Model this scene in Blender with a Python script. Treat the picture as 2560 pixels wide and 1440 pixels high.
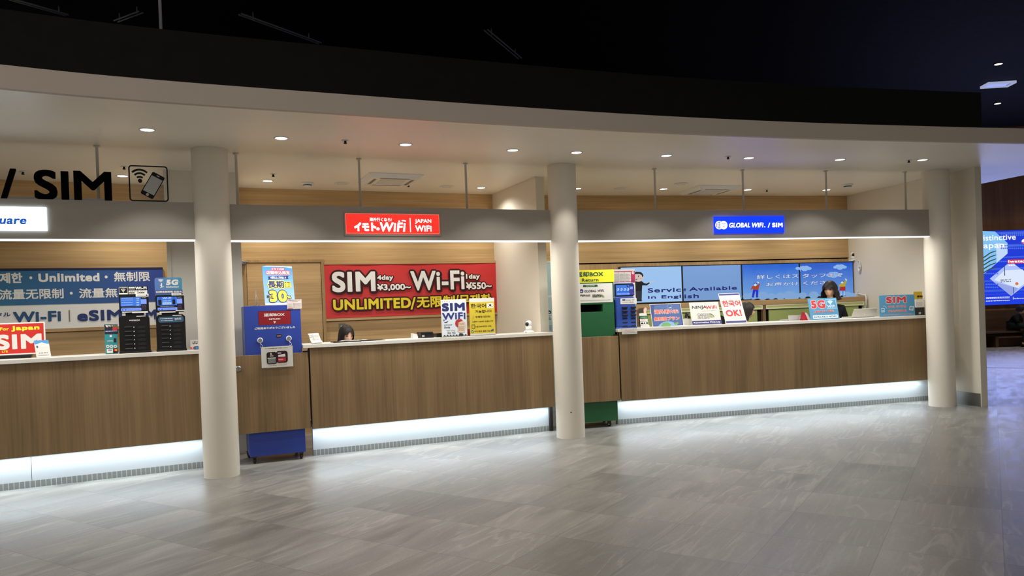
import bpy, bmesh, math, random
from mathutils import Vector, Matrix, noise
random.seed(7)
for o in list(bpy.data.objects): bpy.data.objects.remove(o)
SC = bpy.context.scene
COL = SC.collection
# ------------------------------------------------------------------ camera
FPX, PITCH, ROLL, EYE, CY = 1900.0, 0.0093, -0.03669, 1.48451, 72.0
Fw = Vector((0, math.cos(PITCH), -math.sin(PITCH)))
R0 = Vector((1, 0, 0)); U0 = R0.cross(Fw)
Rt = math.cos(ROLL) * R0 + math.sin(ROLL) * U0
Up = -math.sin(ROLL) * R0 + math.cos(ROLL) * U0
CAMP = Vector((0, 0, EYE))
cd = bpy.data.cameras.new('camera')
cd.sensor_fit = 'HORIZONTAL'; cd.sensor_width = 36.0
cd.lens = FPX / 2560 * 36; cd.shift_y = CY / 2560
cd.clip_start = 0.05; cd.clip_end = 200
cam = bpy.data.objects.new('camera', cd); COL.objects.link(cam)
M4 = Matrix.Identity(4)
for i in range(3):
    M4[i][0] = Rt[i]; M4[i][1] = Up[i]; M4[i][2] = -Fw[i]; M4[i][3] = CAMP[i]
cam.matrix_world = M4
SC.camera = cam
# ------------------------------------------------------------------ exposure, world
SC.view_settings.view_transform = 'Standard'; SC.view_settings.look = 'None'
SC.view_settings.gamma = 1; SC.view_settings.use_curve_mapping = False
SC.view_settings.exposure = 0.26
SC.cycles.max_bounces = 6; SC.cycles.diffuse_bounces = 4; SC.cycles.glossy_bounces = 3
SC.cycles.caustics_reflective = False; SC.cycles.caustics_refractive = False
SC.cycles.sample_clamp_indirect = 4.0
W = bpy.data.worlds.new('world'); SC.world = W; W.use_nodes = True
W.node_tree.nodes['Background'].inputs[0].default_value = (1.0, 0.95, 0.88, 1)
W.node_tree.nodes['Background'].inputs[1].default_value = 0.24

def light(name, kind, loc, energy, color, **k):
    d = bpy.data.lights.new(name, kind); d.energy = energy; d.color = color
    rot = k.pop('rot', (0, 0, 0))
    for a, b in k.items(): setattr(d, a, b)
    o = bpy.data.objects.new(name, d); o.location = loc; o.rotation_euler = rot
    COL.objects.link(o); return o
# unseen lamps of the dark hall ceiling above and behind the viewer
HALL_E = 46
for x in (-5.5, -1.5, 2.5, 6.5):
    for y in (-3.0, 1.2):
        light('hall_lamp', 'AREA', (x, y, 5.9), HALL_E, (1.0, 0.92, 0.84), shape='DISK', size=0.9)
for x, y in ((9.8, 15.1), (11.8, 18.2), (15.0, 18.2)):  # two at the visible hall lamps, the last added to lighten the far wall
    light('hall_lamp', 'SPOT', (x, y, 5.9), 260, (1.0, 0.86, 0.7), spot_size=math.radians(110), spot_blend=0.6, shadow_soft_size=0.05)
# ------------------------------------------------------------------ frames of the three booths
LM = [(9.06182, 0.48933), (8.86487, 0.42255), (8.99971, 0.25704)]
class Fr:
    def __init__(s, y0, m):
        k = math.hypot(1, m); s.t = Vector((1 / k, m / k, 0)); s.n = Vector((-m / k, 1 / k, 0)); s.o = Vector((0, y0, 0))
        s.a = math.atan(m)
    def pt(s, u, v, z=0): return s.o + s.t * u + s.n * v + Vector((0, 0, z))
    def mat(s, u, v, z=0, yaw=0):
        return Matrix.Translation(s.pt(u, v, z)) @ Matrix.Rotation(s.a + yaw, 4, 'Z')
FL, FM, FR = [Fr(*q) for q in LM]
def ray(x, y):
    return (Fw + Rt * ((x - 1280) / FPX) - Up * ((y - CY - 720) / FPX))
def hit(x, y, O, N):
    d = ray(x, y); return CAMP + d * ((O - CAMP).dot(N) / d.dot(N))
def atz(x, y, z):
    d = ray(x, y); return CAMP + d * ((z - EYE) / d.z)
def uz(F, v, x, y):
    P = hit(x, y, F.pt(0, v), F.n) - F.o
    return P.dot(F.t), P.z
class Zm:                      # a zoomed view of the photograph: its corner and scale
    def __init__(s, x, y, k): s.x, s.y, s.k = x, y, k
    def __call__(s, p): return (s.x + p[0] / s.k, s.y + p[1] / s.k)
PX = Zm(0, 0, 1)
ZA = Zm(0, 640, 4.923); ZB = Zm(580, 640, 4.8); ZC_ = Zm(800, 640, 5.539); ZD = Zm(1080, 720, 8.0)
ZE = Zm(1420, 640, 6.0); ZF = Zm(1540, 620, 6.858); ZG = Zm(1840, 620, 7.2); ZH = Zm(2000, 700, 7.529)
ZI = Zm(840, 510, 8.533); ZJ = Zm(1740, 520, 9.846); ZK = Zm(0, 380, 4.923); ZN = Zm(2440, 560, 3.79)
ZP = Zm(640, 650, 11.52); ZQ = Zm(290, 690, 7.2); ZR = Zm(640, 840, 16.0); ZS = Zm(1230, 590, 5.54)
# ------------------------------------------------------------------ materials
def lin(c):
    return tuple((x / 255 / 12.92) if x <= 10 else ((x / 255 + 0.055) / 1.055) ** 2.4 for x in c)
MATS = {}
def mat(name, c, rough=0.5, metal=0.0, spec=0.5, raw=False, alpha=1.0, trans=0.0):
    if name in MATS: return MATS[name]
    m = bpy.data.materials.new(name); m.use_nodes = True
    b = m.node_tree.nodes['Principled BSDF']
    b.inputs['Base Color'].default_value = (*(c if raw else lin(c)), 1)
    b.inputs['Roughness'].default_value = rough; b.inputs['Metallic'].default_value = metal
    b.inputs['Specular IOR Level'].default_value = spec
    b.inputs['Transmission Weight'].default_value = trans
    # a little procedural unevenness so that no surface is perfectly even
    nt = m.node_tree; n = nt.nodes.new('ShaderNodeTexNoise'); n.inputs['Scale'].default_value = 9
    tc = nt.nodes.new('ShaderNodeTexCoord'); nt.links.new(tc.outputs['Object'], n.inputs['Vector'])
    mr = nt.nodes.new('ShaderNodeMapRange'); mr.inputs[3].default_value = max(0, rough - 0.05); mr.inputs[4].default_value = min(1, rough + 0.05)
    nt.links.new(n.outputs['Fac'], mr.inputs[0]); nt.links.new(mr.outputs[0], b.inputs['Roughness'])
    MATS[name] = m; return m
def ink(c):
    return mat('ink_%d_%d_%d' % tuple(c), c, 0.6, spec=0.3)
def glow(c, k=1.0, sample=False):
    n = 'glow_%d_%d_%d_%.2f' % (*c, k)
    if n in MATS: return MATS[n]
    m = bpy.data.materials.new(n); m.use_nodes = True
    b = m.node_tree.nodes['Principled BSDF']
    b.inputs['Base Color'].default_value = (0.01, 0.01, 0.01, 1); b.inputs['Roughness'].default_value = 0.4
    b.inputs['Specular IOR Level'].default_value = 0.2
    b.inputs['Emission Color'].default_value = (*lin(c), 1); b.inputs['Emission Strength'].default_value = k * 0.86
    m.cycles.emission_sampling = 'FRONT_BACK' if sample else 'NONE'
    MATS[n] = m; return m
def wood(name, c0, c1, axis='x', scale=1.0, rough=0.45):
    m = bpy.data.materials.new(name); m.use_nodes = True; nt = m.node_tree; L = nt.links.new
    b = nt.nodes['Principled BSDF']; b.inputs['Roughness'].default_value = rough; b.inputs['Specular IOR Level'].default_value = 0.35
    tc = nt.nodes.new('ShaderNodeTexCoord')
    def nz(sx, det, k):
        mp = nt.nodes.new('ShaderNodeMapping'); a, c = sx
        mp.inputs['Scale'].default_value = (a, c, c) if axis == 'x' else (c, c, a)
        n = nt.nodes.new('ShaderNodeTexNoise'); n.inputs['Scale'].default_value = scale; n.inputs['Detail'].default_value = det
        n.inputs['Distortion'].default_value = k
        L(tc.outputs['Object'], mp.inputs[0]); L(mp.outputs[0], n.inputs['Vector']); return n.outputs['Fac']
    f1 = nz((0.35, 7.0), 3, 0.6); f2 = nz((1.2, 55.0), 4, 0.2); f3 = nz((0.25, 2.2), 2, 1.2)
    def mix(a, b_, w):
        x = nt.nodes.new('ShaderNodeMix'); x.data_type = 'FLOAT'; x.inputs[0].default_value = w
        L(a, x.inputs[2]); L(b_, x.inputs[3]); return x.outputs[0]
    f = mix(mix(f1, f2, 0.45), f3, 0.3)
    r = nt.nodes.new('ShaderNodeValToRGB'); L(f, r.inputs[0])
    r.color_ramp.elements[0].position = 0.32; r.color_ramp.elements[1].position = 0.66
    r.color_ramp.elements[0].color = (*lin(c0), 1); r.color_ramp.elements[1].color = (*lin(c1), 1)
    L(r.outputs[0], b.inputs['Base Color']); return m
def floor_mat():
    m = bpy.data.materials.new('stone_tiles'); m.use_nodes = True; nt = m.node_tree; L = nt.links.new
    b = nt.nodes['Principled BSDF']
    def N(t, **k):
        n = nt.nodes.new(t)
        for a, v in k.items(): setattr(n, a, v)
        return n
    tc = N('ShaderNodeTexCoord'); mp = N('ShaderNodeMapping'); mp.vector_type = 'TEXTURE'
    mp.inputs['Rotation'].default_value = (0, 0, math.radians(57.7)); mp.inputs['Location'].default_value = (0, 0, 0)
    L(tc.outputs['Object'], mp.inputs[0])
    dv = N('ShaderNodeVectorMath', operation='DIVIDE'); L(mp.outputs[0], dv.inputs[0]); dv.inputs[1].default_value = (0.6117, 0.6117, 1)
    ad = N('ShaderNodeVectorMath', operation='ADD'); L(dv.outputs[0], ad.inputs[0]); ad.inputs[1].default_value = (-0.015, 0.03, 0)
    fl = N('ShaderNodeVectorMath', operation='FLOOR'); L(ad.outputs[0], fl.inputs[0])
    fr = N('ShaderNodeVectorMath', operation='FRACTION'); L(ad.outputs[0], fr.inputs[0])
    wn = N('ShaderNodeTexWhiteNoise'); L(fl.outputs[0], wn.inputs['Vector'])
    # grout
    sx = N('ShaderNodeSeparateXYZ'); L(fr.outputs[0], sx.inputs[0])
    def edge(o):
        a = N('ShaderNodeMath', operation='SUBTRACT'); L(o, a.inputs[0]); a.inputs[1].default_value = 0.5
        c = N('ShaderNodeMath', operation='ABSOLUTE'); L(a.outputs[0], c.inputs[0])
        d = N('ShaderNodeMath', operation='GREATER_THAN'); L(c.outputs[0], d.inputs[0]); d.inputs[1].default_value = 0.4965
        return d.outputs[0]
    g = N('ShaderNodeMath', operation='MAXIMUM'); L(edge(sx.outputs[0]), g.inputs[0]); L(edge(sx.outputs[1]), g.inputs[1])
    # per tile shift
    off = N('ShaderNodeVectorMath', operation='SCALE'); L(wn.outputs['Color'], off.inputs[0]); off.inputs['Scale'].default_value = 37
    ps = N('ShaderNodeVectorMath', operation='ADD'); L(ad.outputs[0], ps.inputs[0]); L(off.outputs[0], ps.inputs[1])
    def nz(sc, scale, det, dist):
        mm = N('ShaderNodeMapping'); mm.inputs['Scale'].default_value = sc; L(ps.outputs[0], mm.inputs[0])
        n = N('ShaderNodeTexNoise'); n.inputs['Scale'].default_value = scale; n.inputs['Detail'].default_value = det; n.inputs['Distortion'].default_value = dist
        L(mm.outputs[0], n.inputs['Vector']); return n.outputs['Fac']
    n1 = nz((0.5, 2.2, 1), 1.3, 6, 1.2); n2 = nz((0.36, 2.2, 1), 1.5, 9, 1.0); n3 = nz((1, 1, 1), 60, 3, 0); n4 = nz((0.5, 0.9, 1), 0.9, 3, 0.6); n5 = nz((0.5, 9.0, 1), 2.4, 5, 0.5)
    def ramp(f, p0, p1, a, c):
        r = N('ShaderNodeMapRange'); L(f, r.inputs[0]); r.inputs[1].default_value = p0; r.inputs[2].default_value = p1
        r.inputs[3].default_value = a; r.inputs[4].default_value = c; return r.outputs[0]
    def mth(op, a, c):
        n = N('ShaderNodeMath', operation=op)
        for i, q in enumerate((a, c)):
            if isinstance(q, (int, float)): n.inputs[i].default_value = q
            else: L(q, n.inputs[i])
        return n.outputs[0]
    tb = ramp(mth('POWER', wn.outputs['Value'], 0.55), 0, 1, 0.70, 1.05)
    va = ramp(n1, 0.3, 0.7, 0.78, 1.16)
    ridge = ramp(mth('ABSOLUTE', mth('SUBTRACT', n2, 0.5), 0), 0.0, 0.045, 1, 0)      # thin branching veins
    vein = mth('MULTIPLY', mth('MULTIPLY', ridge, ramp(n4, 0.47, 0.60, 0, 1)), 0.36)
    streak = mth('MULTIPLY', ramp(n5, 0.55, 0.72, 0, 0.42), ramp(n4, 0.35, 0.6, 1, 0.1))
    a2 = mth('ADD', mth('ADD', mth('MULTIPLY', tb, va), vein), streak)
    m3 = mth('MULTIPLY', a2, ramp(n3, 0.3, 0.7, 0.90, 1.10))
    m4 = N('ShaderNodeMath', operation='MULTIPLY'); L(m3, m4.inputs[0]); L(ramp(g.outputs[0], 0, 1, 1, 0.6), m4.inputs[1])
    cs = N('ShaderNodeVectorMath', operation='SCALE'); cs.inputs[0].default_value = (0.275, 0.268, 0.25); L(m4.outputs[0], cs.inputs['Scale'])
    L(cs.outputs[0], b.inputs['Base Color'])
    L(ramp(n1, 0.3, 0.7, 0.30, 0.42), b.inputs['Roughness'])
    b.inputs['Specular IOR Level'].default_value = 0.5
    return m
# ------------------------------------------------------------------ mesh building
class MB:
    def __init__(s): s.v = []; s.f = []; s.mi = []; s.mats = []; s.sm = []
    def slot(s, m):
        if m not in s.mats: s.mats.append(m)
        return s.mats.index(m)
    def add(s, vs, fs, m, smooth=False):
        k = len(s.v); s.v += [tuple(p) for p in vs]; i = s.slot(m)
        for f in fs: s.f.append([k + j for j in f]); s.mi.append(i); s.sm.append(smooth)
        return s
    def box(s, a, b, m, bev=0.0, seg=2):
        a = Vector(a); b = Vector(b)
        if bev <= 0:
            x0, y0, z0 = a; x1, y1, z1 = b
            vs = [(x0, y0, z0), (x1, y0, z0), (x1, y1, z0), (x0, y1, z0), (x0, y0, z1), (x1, y0, z1), (x1, y1, z1), (x0, y1, z1)]
            return s.add(vs, [(0, 3, 2, 1), (4, 5, 6, 7), (0, 1, 5, 4), (1, 2, 6, 5), (2, 3, 7, 6), (3, 0, 4, 7)], m)
        bm = bmesh.new(); bmesh.ops.create_cube(bm, size=1)
        for v in bm.verts: v.co = Vector([(a[i] + b[i]) / 2 + v.co[i] * (b[i] - a[i]) for i in range(3)])
        bmesh.ops.bevel(bm, geom=bm.edges[:], offset=bev, segments=seg, profile=0.5, affect='EDGES')
        return s.frombm(bm, m)
    def frombm(s, bm, m, smooth=False):
        bm.verts.index_update()
        s.add([v.co.copy() for v in bm.verts], [[v.index for v in f.verts] for f in bm.faces], m, smooth); bm.free(); return s
    def prism(s, poly, y0, y1, m, smooth=False):      # poly in (x,z), counter-clockwise seen from -y
        n = len(poly)
        vs = [(x, y0, z) for x, z in poly] + [(x, y1, z) for x, z in poly]
        fs = [list(range(n)), list(range(2 * n - 1, n - 1, -1))] + [[(i + 1) % n, i, n + i, n + (i + 1) % n] for i in range(n)]
        return s.add(vs, fs, m, smooth)
    def slab(s, poly, z0, z1, m):                     # poly in (x,y)
        n = len(poly)
        vs = [(x, y, z0) for x, y in poly] + [(x, y, z1) for x, y in poly]
        fs = [list(range(n - 1, -1, -1)), list(range(n, 2 * n))] + [[i, (i + 1) % n, n + (i + 1) % n, n + i] for i in range(n)]
        return s.add(vs, fs, m)
    def lathe(s, prof, m, c=(0, 0, 0), n=32, axis='z', smooth=True, cap=True):
        vs = []; fs = []; c = Vector(c)
        for r, h in prof:
            for i in range(n):
                a = 2 * math.pi * i / n
                p = {'z': (r * math.cos(a), r * math.sin(a), h), 'y': (r * math.cos(a), h, -r * math.sin(a)), 'x': (h, r * math.cos(a), r * math.sin(a))}[axis]
                vs.append(c + Vector(p))
        for j in range(len(prof) - 1):
            for i in range(n): fs.append((j * n + i, j * n + (i + 1) % n, (j + 1) * n + (i + 1) % n, (j + 1) * n + i))
        s.add(vs, fs, m, smooth)
        if cap:
            k = len(s.v) - n * len(prof); i = s.slot(m)
            s.f.append([k + q for q in range(n - 1, -1, -1)]); s.mi.append(i); s.sm.append(False)
            s.f.append([k + (len(prof) - 1) * n + q for q in range(n)]); s.mi.append(i); s.sm.append(False)
        return s
    def tube(s, pts, r, m, n=8):
        pts = [Vector(p) for p in pts]; vs = []; fs = []
        for i, p in enumerate(pts):
            t = (pts[min(i + 1, len(pts) - 1)] - pts[max(i - 1, 0)]).normalized()
            a = t.orthogonal().normalized() if abs(t.z) > 0.9 else t.cross(Vector((0, 0, 1))).normalized()
            b = t.cross(a); rr = r[i] if isinstance(r, (list, tuple)) else r
            for k in range(n):
                w = 2 * math.pi * k / n; vs.append(p + a * (rr * math.cos(w)) + b * (rr * math.sin(w)))
        for i in range(len(pts) - 1):
            for k in range(n): fs.append((i * n + k, i * n + (k + 1) % n, (i + 1) * n + (k + 1) % n, (i + 1) * n + k))
        fs += [list(range(n - 1, -1, -1)), [(len(pts) - 1) * n + k for k in range(n)]]
        return s.add(vs, fs, m, True)
    def ball(s, c, r, m, seg=20, ring=14):
        bm = bmesh.new(); bmesh.ops.create_uvsphere(bm, u_segments=seg, v_segments=ring, radius=1)
        r = (r, r, r) if not isinstance(r, (tuple, list)) else r
        for v in bm.verts: v.co = Vector([c[i] + v.co[i] * r[i] for i in range(3)])
        return s.frombm(bm, m, True)
    def build(s, name, parent=None, M=None):
        me = bpy.data.meshes.new(name); me.from_pydata(s.v, [], s.f)
        for m in s.mats: me.materials.append(m)
        me.polygons.foreach_set('material_index', s.mi); me.polygons.foreach_set('use_smooth', s.sm); me.update()
        o = bpy.data.objects.new(name, me); COL.objects.link(o)
        if parent: o.parent = parent
        if M is not None: o.matrix_world = M if not parent else o.matrix_world
        return o
def mb(): return MB()
def tag(o, label=None, cat=None, group=None, kind=None):
    if label: o['label'] = label
    if cat: o['category'] = cat
    if group: o['group'] = group
    if kind: o['kind'] = kind
    return o
def empty(name, M, label=None, cat=None, group=None):
    o = bpy.data.objects.new(name, None); o.empty_display_size = 0.1; COL.objects.link(o); o.matrix_world = M
    return tag(o, label, cat, group)
def copy_tree(o, parent=None):
    c = o.copy(); COL.objects.link(c)
    if parent: c.parent = parent
    for ch in [x for x in bpy.data.objects if x.parent == o]: copy_tree(ch, c)
    return c
# ------------------------------------------------------------------ lettering
GL = {}
def glyph(body, shear=0.0, res=3, space=1.0):
    if res == 3 and body.isascii(): res = 7
    k = (body, shear, round(space, 3))
    if k in GL: return GL[k]
    cu = bpy.data.curves.new('t', 'FONT'); cu.body = body; cu.size = 1; cu.shear = shear; cu.space_character = space; cu.resolution_u = res; cu.fill_mode = 'FRONT'
    o = bpy.data.objects.new('t', cu)
    me = o.to_mesh()
    vs = [(v.co.x, v.co.y) for v in me.vertices]; fs = [list(p.vertices) for p in me.polygons]
    o.to_mesh_clear(); bpy.data.objects.remove(o); bpy.data.curves.remove(cu)
    # keep every face turned the same way
    out = []
    for f in fs:
        a = sum(vs[f[i]][0] * vs[f[(i + 1) % len(f)]][1] - vs[f[(i + 1) % len(f)]][0] * vs[f[i]][1] for i in range(len(f)))
        out.append(f if a > 0 else f[::-1])
    xs = [p[0] for p in vs]; ys = [p[1] for p in vs]
    GL[k] = (vs, out, min(xs), max(xs), min(ys), max(ys)); return GL[k]
class Plane:
    def __init__(s, O, X, Y, w, h):
        s.O = O; s.X = X.normalized(); Y = Y - s.X * Y.dot(s.X); s.Y = Y.normalized(); s.B = s.Y.cross(s.X); s.w = w; s.h = h
    def loc(s, p):
        P = hit(p[0], p[1], s.O, s.B) - s.O; return P.dot(s.X), P.dot(s.Y)
    def M(s):
        m = Matrix.Identity(4)
        for i in range(3): m[i][0] = s.X[i]; m[i][1] = s.B[i]; m[i][2] = s.Y[i]; m[i][3] = s.O[i]
        return m
def vplane(F, v, Z, tl, tr, br, bl):
    q = [uz(F, v, *Z(p)) for p in (tl, tr, br, bl)]
    u0 = (q[0][0] + q[3][0]) / 2; u1 = (q[1][0] + q[2][0]) / 2; z0 = (q[2][1] + q[3][1]) / 2; z1 = (q[0][1] + q[1][1]) / 2
    return Plane(F.pt(u0, v, z0), F.t, Vector((0, 0, 1)), u1 - u0, z1 - z0)
def tplane(F, v, Z, tl, tr, br, bl, z=None, fix=None, yaw=0.0):
    if fix is not None:            # seen square-on, so the lean cannot be read off: a stated lean and turn
        n = Matrix.Rotation(math.radians(yaw), 3, 'Z') @ F.n; t = Matrix.Rotation(math.radians(yaw), 3, 'Z') @ F.t
        mid = hit(*Z(((bl[0] + br[0]) / 2, (bl[1] + br[1]) / 2)), F.pt(0, v), F.n)
        B0 = hit(*Z(bl), mid, n); B1 = hit(*Z(br), mid, n); zz = z if z is not None else (B0.z + B1.z) / 2
        B0.z = zz; w = (B1 - B0).dot(t); Y = Vector((0, 0, 1)) * math.cos(math.radians(fix)) + n * math.sin(math.radians(fix))
        tt = ((tl[0] + tr[0]) / 2, (tl[1] + tr[1]) / 2); P = hit(*Z(tt), B0, Y.cross(t))
        return Plane(B0, t * w, Y, w, (P - B0).dot(Y))
    B0 = hit(*Z(bl), F.pt(0, v), F.n); B1 = hit(*Z(br), F.pt(0, v), F.n)
    zz = z if z is not None else (B0.z + B1.z) / 2
    B0.z = zz; B1.z = zz
    d = ray(*Z(tl))
    A = Matrix(((0, F.n.x, -d.x), (0, F.n.y, -d.y), (1, F.n.z, -d.z)))
    s = A.inverted() @ (CAMP - B0)
    Y = Vector((0, 0, 1)) * s[0] + F.n * s[1]
    return Plane(B0, B1 - B0, Y, (B1 - B0).length, Y.length)
class Print:                       # printed layers on the front of a board, in the board's own plane
    def __init__(s, pl, Z, off=0.0003): s.pl = pl; s.Z = Z; s.m = MB(); s.d = off
    def nx(s): s.d += 0.00016; return -s.d
    def P(s, p): return s.pl.loc(s.Z(p))
    def poly(s, pts, m, local=False):
        q = pts if local else [s.P(p) for p in pts]
        a = sum(q[i][0] * q[(i + 1) % len(q)][1] - q[(i + 1) % len(q)][0] * q[i][1] for i in range(len(q)))
        if a < 0: q = q[::-1]
        y = s.nx(); s.m.add([(x, y, z) for x, z in q], [list(range(len(q)))], m); return s
    def rect(s, bl, tr, m, r=0.0):
        (x0, y0), (x1, y1) = s.P(bl), s.P(tr)
        if r <= 0: return s.poly([(x0, y0), (x1, y0), (x1, y1), (x0, y1)], m, True)
        r = r * min(x1 - x0, y1 - y0); q = []
        for cx, cy, a0 in ((x1 - r, y0 + r, -90), (x1 - r, y1 - r, 0), (x0 + r, y1 - r, 90), (x0 + r, y0 + r, 180)):
            for i in range(6): a = math.radians(a0 + i * 18); q.append((cx + r * math.cos(a), cy + r * math.sin(a)))
        return s.poly(q, m, True)
    def full(s, m, in_=0.0):
        i = in_ * min(s.pl.w, s.pl.h)
        return s.poly([(i, i), (s.pl.w - i, i), (s.pl.w - i, s.pl.h - i), (i, s.pl.h - i)], m, True)
    def disc(s, c, rx, ry, m, n=28):   # radii in zoom pixels
        x, y = s.P(c); x1, _ = s.P((c[0] + rx, c[1])); _, y1 = s.P((c[0], c[1] - ry)); a, b = abs(x1 - x), abs(y1 - y)
        return s.poly([(x + a * math.cos(2 * math.pi * i / n), y + b * math.sin(2 * math.pi * i / n)) for i in range(n)], m, True)
    def arc(s, c, r0, r1, a0, a1, m, n=14):
        x, y = s.P(c); x1, _ = s.P((c[0] + 100, c[1])); k = abs(x1 - x) / 100
        _, y1 = s.P((c[0], c[1] - 100)); k2 = abs(y1 - y) / 100
        vs = []; yy = s.nx()
        for i in range(n + 1):
            a = math.radians(a0 + (a1 - a0) * i / n)
            for r in (r0, r1): vs.append((x + r * k * math.cos(a), yy, y + r * k2 * math.sin(a)))
        s.m.add(vs, [(2 * i, 2 * i + 1, 2 * i + 3, 2 * i + 2) for i in range(n)] if a1 > a0 else [(2 * i, 2 * i + 2, 2 * i + 3, 2 * i + 1) for i in range(n)], m); return s
    def wifi(s, c, R, m, w=0.2, dot=True, k=3):
        for i in range(k):
            r = R * (1 - i * 0.29); s.arc(c, r - w * R * 0.8, r, 48, 132, m)
        if dot: s.disc((c[0], c[1] - R * 0.06), R * 0.12, R * 0.12, m)
        return s
    def frame(s, bl, tr, t, m):
        (x0, y0), (x1, y1) = s.P(bl), s.P(tr); k = abs(s.P((bl[0] + 100, bl[1]))[0] - x0) / 100 * t
        for a, b, c, d in ((x0, y0, x1, y0 + k), (x0, y1 - k, x1, y1), (x0, y0 + k, x0 + k, y1 - k), (x1 - k, y0 + k, x1, y1 - k)): s.poly([(a, b), (c, b), (c, d), (a, d)], m, True)
        return s
    def t(s, body, bl, tr, m, bold=0.02, out=None, shear=0.0):
        (x0, y0), (x1, y1) = s.P(bl), s.P(tr)
        return s.tl(body, x0, y0, x1, y1, m, bold, out, shear)
    def tl(s, body, x0, y0, x1, y1, m, bold=0.02, out=None, shear=0.0):
        vs, fs, a0, a1, b0, b1 = glyph(body, shear, 3, 1 + (bold * 1.6 if body.isascii() else 0))
        h = y1 - y0; r = bold * h
        kx = (x1 - x0 - 2 * r) / (a1 - a0); ky = (h - 2 * r) / (b1 - b0)
        base = [(x0 + r + (x - a0) * kx, y0 + r + (y - b0) * ky) for x, y in vs]
        for mm, rr in (([(out[0], r + out[1] * h)] if out else []) + [(m, r)]):
            yy = s.nx()
            n = 0 if rr <= 1e-6 else 28
            if mm is m and n:
                offs = [(0, 0)]
                for i in range(24):
                    c_, s_ = math.cos(math.pi * i / 12), math.sin(math.pi * i / 12); q = rr * min(1 / max(abs(c_), abs(s_)), 1.22); offs.append((q * c_, q * s_))
            else: offs = [(0, 0)] + [(rr * q * math.cos(2 * math.pi * i / n), rr * q * math.sin(2 * math.pi * i / n)) for i in range(n) for q in ((1.0,) if i % 3 else (1.0, 0.5))]
            if len(out or ()) > 2 and mm is not m: offs = [(a + out[2] * h, b - out[2] * h) for a, b in offs] + offs
            for i, (dx, dy) in enumerate(offs): s.m.add([(x + dx, yy - i * 4e-6, z + dy) for x, z in base], fs, mm)
            s.d += len(offs) * 4e-6
        return s
    def lines(s, bl, tr, n, m, fill=0.5, seed=1):       # lines of fine print too small to read
        (x0, y0), (x1, y1) = s.P(bl), s.P(tr); rnd = random.Random(seed); h = (y1 - y0) / n
        for i in range(n):
            x = x0; yy = s.nx()
            while x < x1:
                w = min(h * rnd.uniform(0.5, 2.2), x1 - x); z = y1 - h * (i + 0.5)
                s.m.add([(x, yy, z - h * fill / 2), (x + w, yy, z - h * fill / 2), (x + w, yy, z + h * fill / 2), (x, yy, z + h * fill / 2)], [(0, 1, 2, 3)], m)
                x += w + h * rnd.uniform(0.2, 0.5)
        return s
    def done(s, parent, name='lettering'): return s.m.build(name, parent)
def board(name, pl, m, thick=0.004, label=None, cat=None, group=None, r=0.0, side=None):
    b = MB()
    if r > 0:
        q = []
        for cx, cz, a0 in ((pl.w - r, r, -90), (pl.w - r, pl.h - r, 0), (r, pl.h - r, 90), (r, r, 180)):
            for i in range(6): a = math.radians(a0 + i * 18); q.append((cx + r * math.cos(a), cz + r * math.sin(a)))
        b.prism(q, 0, thick, m)
    else: b.box((0, 0, 0), (pl.w, thick, pl.h), m)
    o = b.build(name); o.matrix_world = pl.M()
    return tag(o, label, cat, group)
# ================================================================== materials in use
WALLW = mat('white_paint', (224, 217, 202), 0.6)
CEILW = mat('ceiling_paint', (243, 237, 223), 0.38, spec=0.6)
FASC = mat('fascia_paint', (190, 178, 164), 0.6)
COLW = mat('column_paint', (230, 223, 209), 0.5)
HEADG = mat('header_grey', (170, 164, 154), 0.5)
BLACK = mat('matt_black', (3, 3, 3), 0.7, spec=0.2)
HALLC = mat('hall_ceiling_black', (13, 12, 16), 0.8, spec=0.1)
WOODV = wood('oak_vertical', (104, 83, 58), (154, 127, 91), 'z')
WOODH = wood('oak_horizontal', (158, 126, 84), (212, 178, 128), 'x')
WOODU = wood('oak_upper', (158, 126, 84), (212, 178, 128), 'x')
WOODD = wood('walnut_panels', (96, 64, 44), (132, 92, 64), 'z')
TOPW = mat('white_laminate', (226, 222, 214), 0.3)
KICKW = mat('kick_white', (196, 202, 206), 0.4)
STEEL = mat('brushed_steel', (150, 150, 148), 0.35, 0.9)
DARKM = mat('dark_metal', (58, 54, 50), 0.4, 0.7)
CHROME = mat('chrome', (200, 198, 194), 0.2, 1.0)
PLW = mat('white_plastic', (228, 228, 224), 0.35)
PLB = mat('black_plastic', (14, 14, 15), 0.3)
PLB2 = mat('black_plastic_satin', (24, 24, 26), 0.45)
RUB = mat('rubber', (20, 20, 21), 0.7)
PAPER = mat('paper', (208, 206, 200), 0.7, spec=0.2)
ACR = mat('clear_acrylic', (245, 250, 250), 0.05, trans=1.0)
LEDW = glow((255, 252, 246), 2.2); LEDC = glow((236, 246, 255), 2.2); DOWN = glow((255, 252, 244), 6.0)
STAIN = mat('dark_gap', (30, 24, 18), 0.8, spec=0.1)
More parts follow.
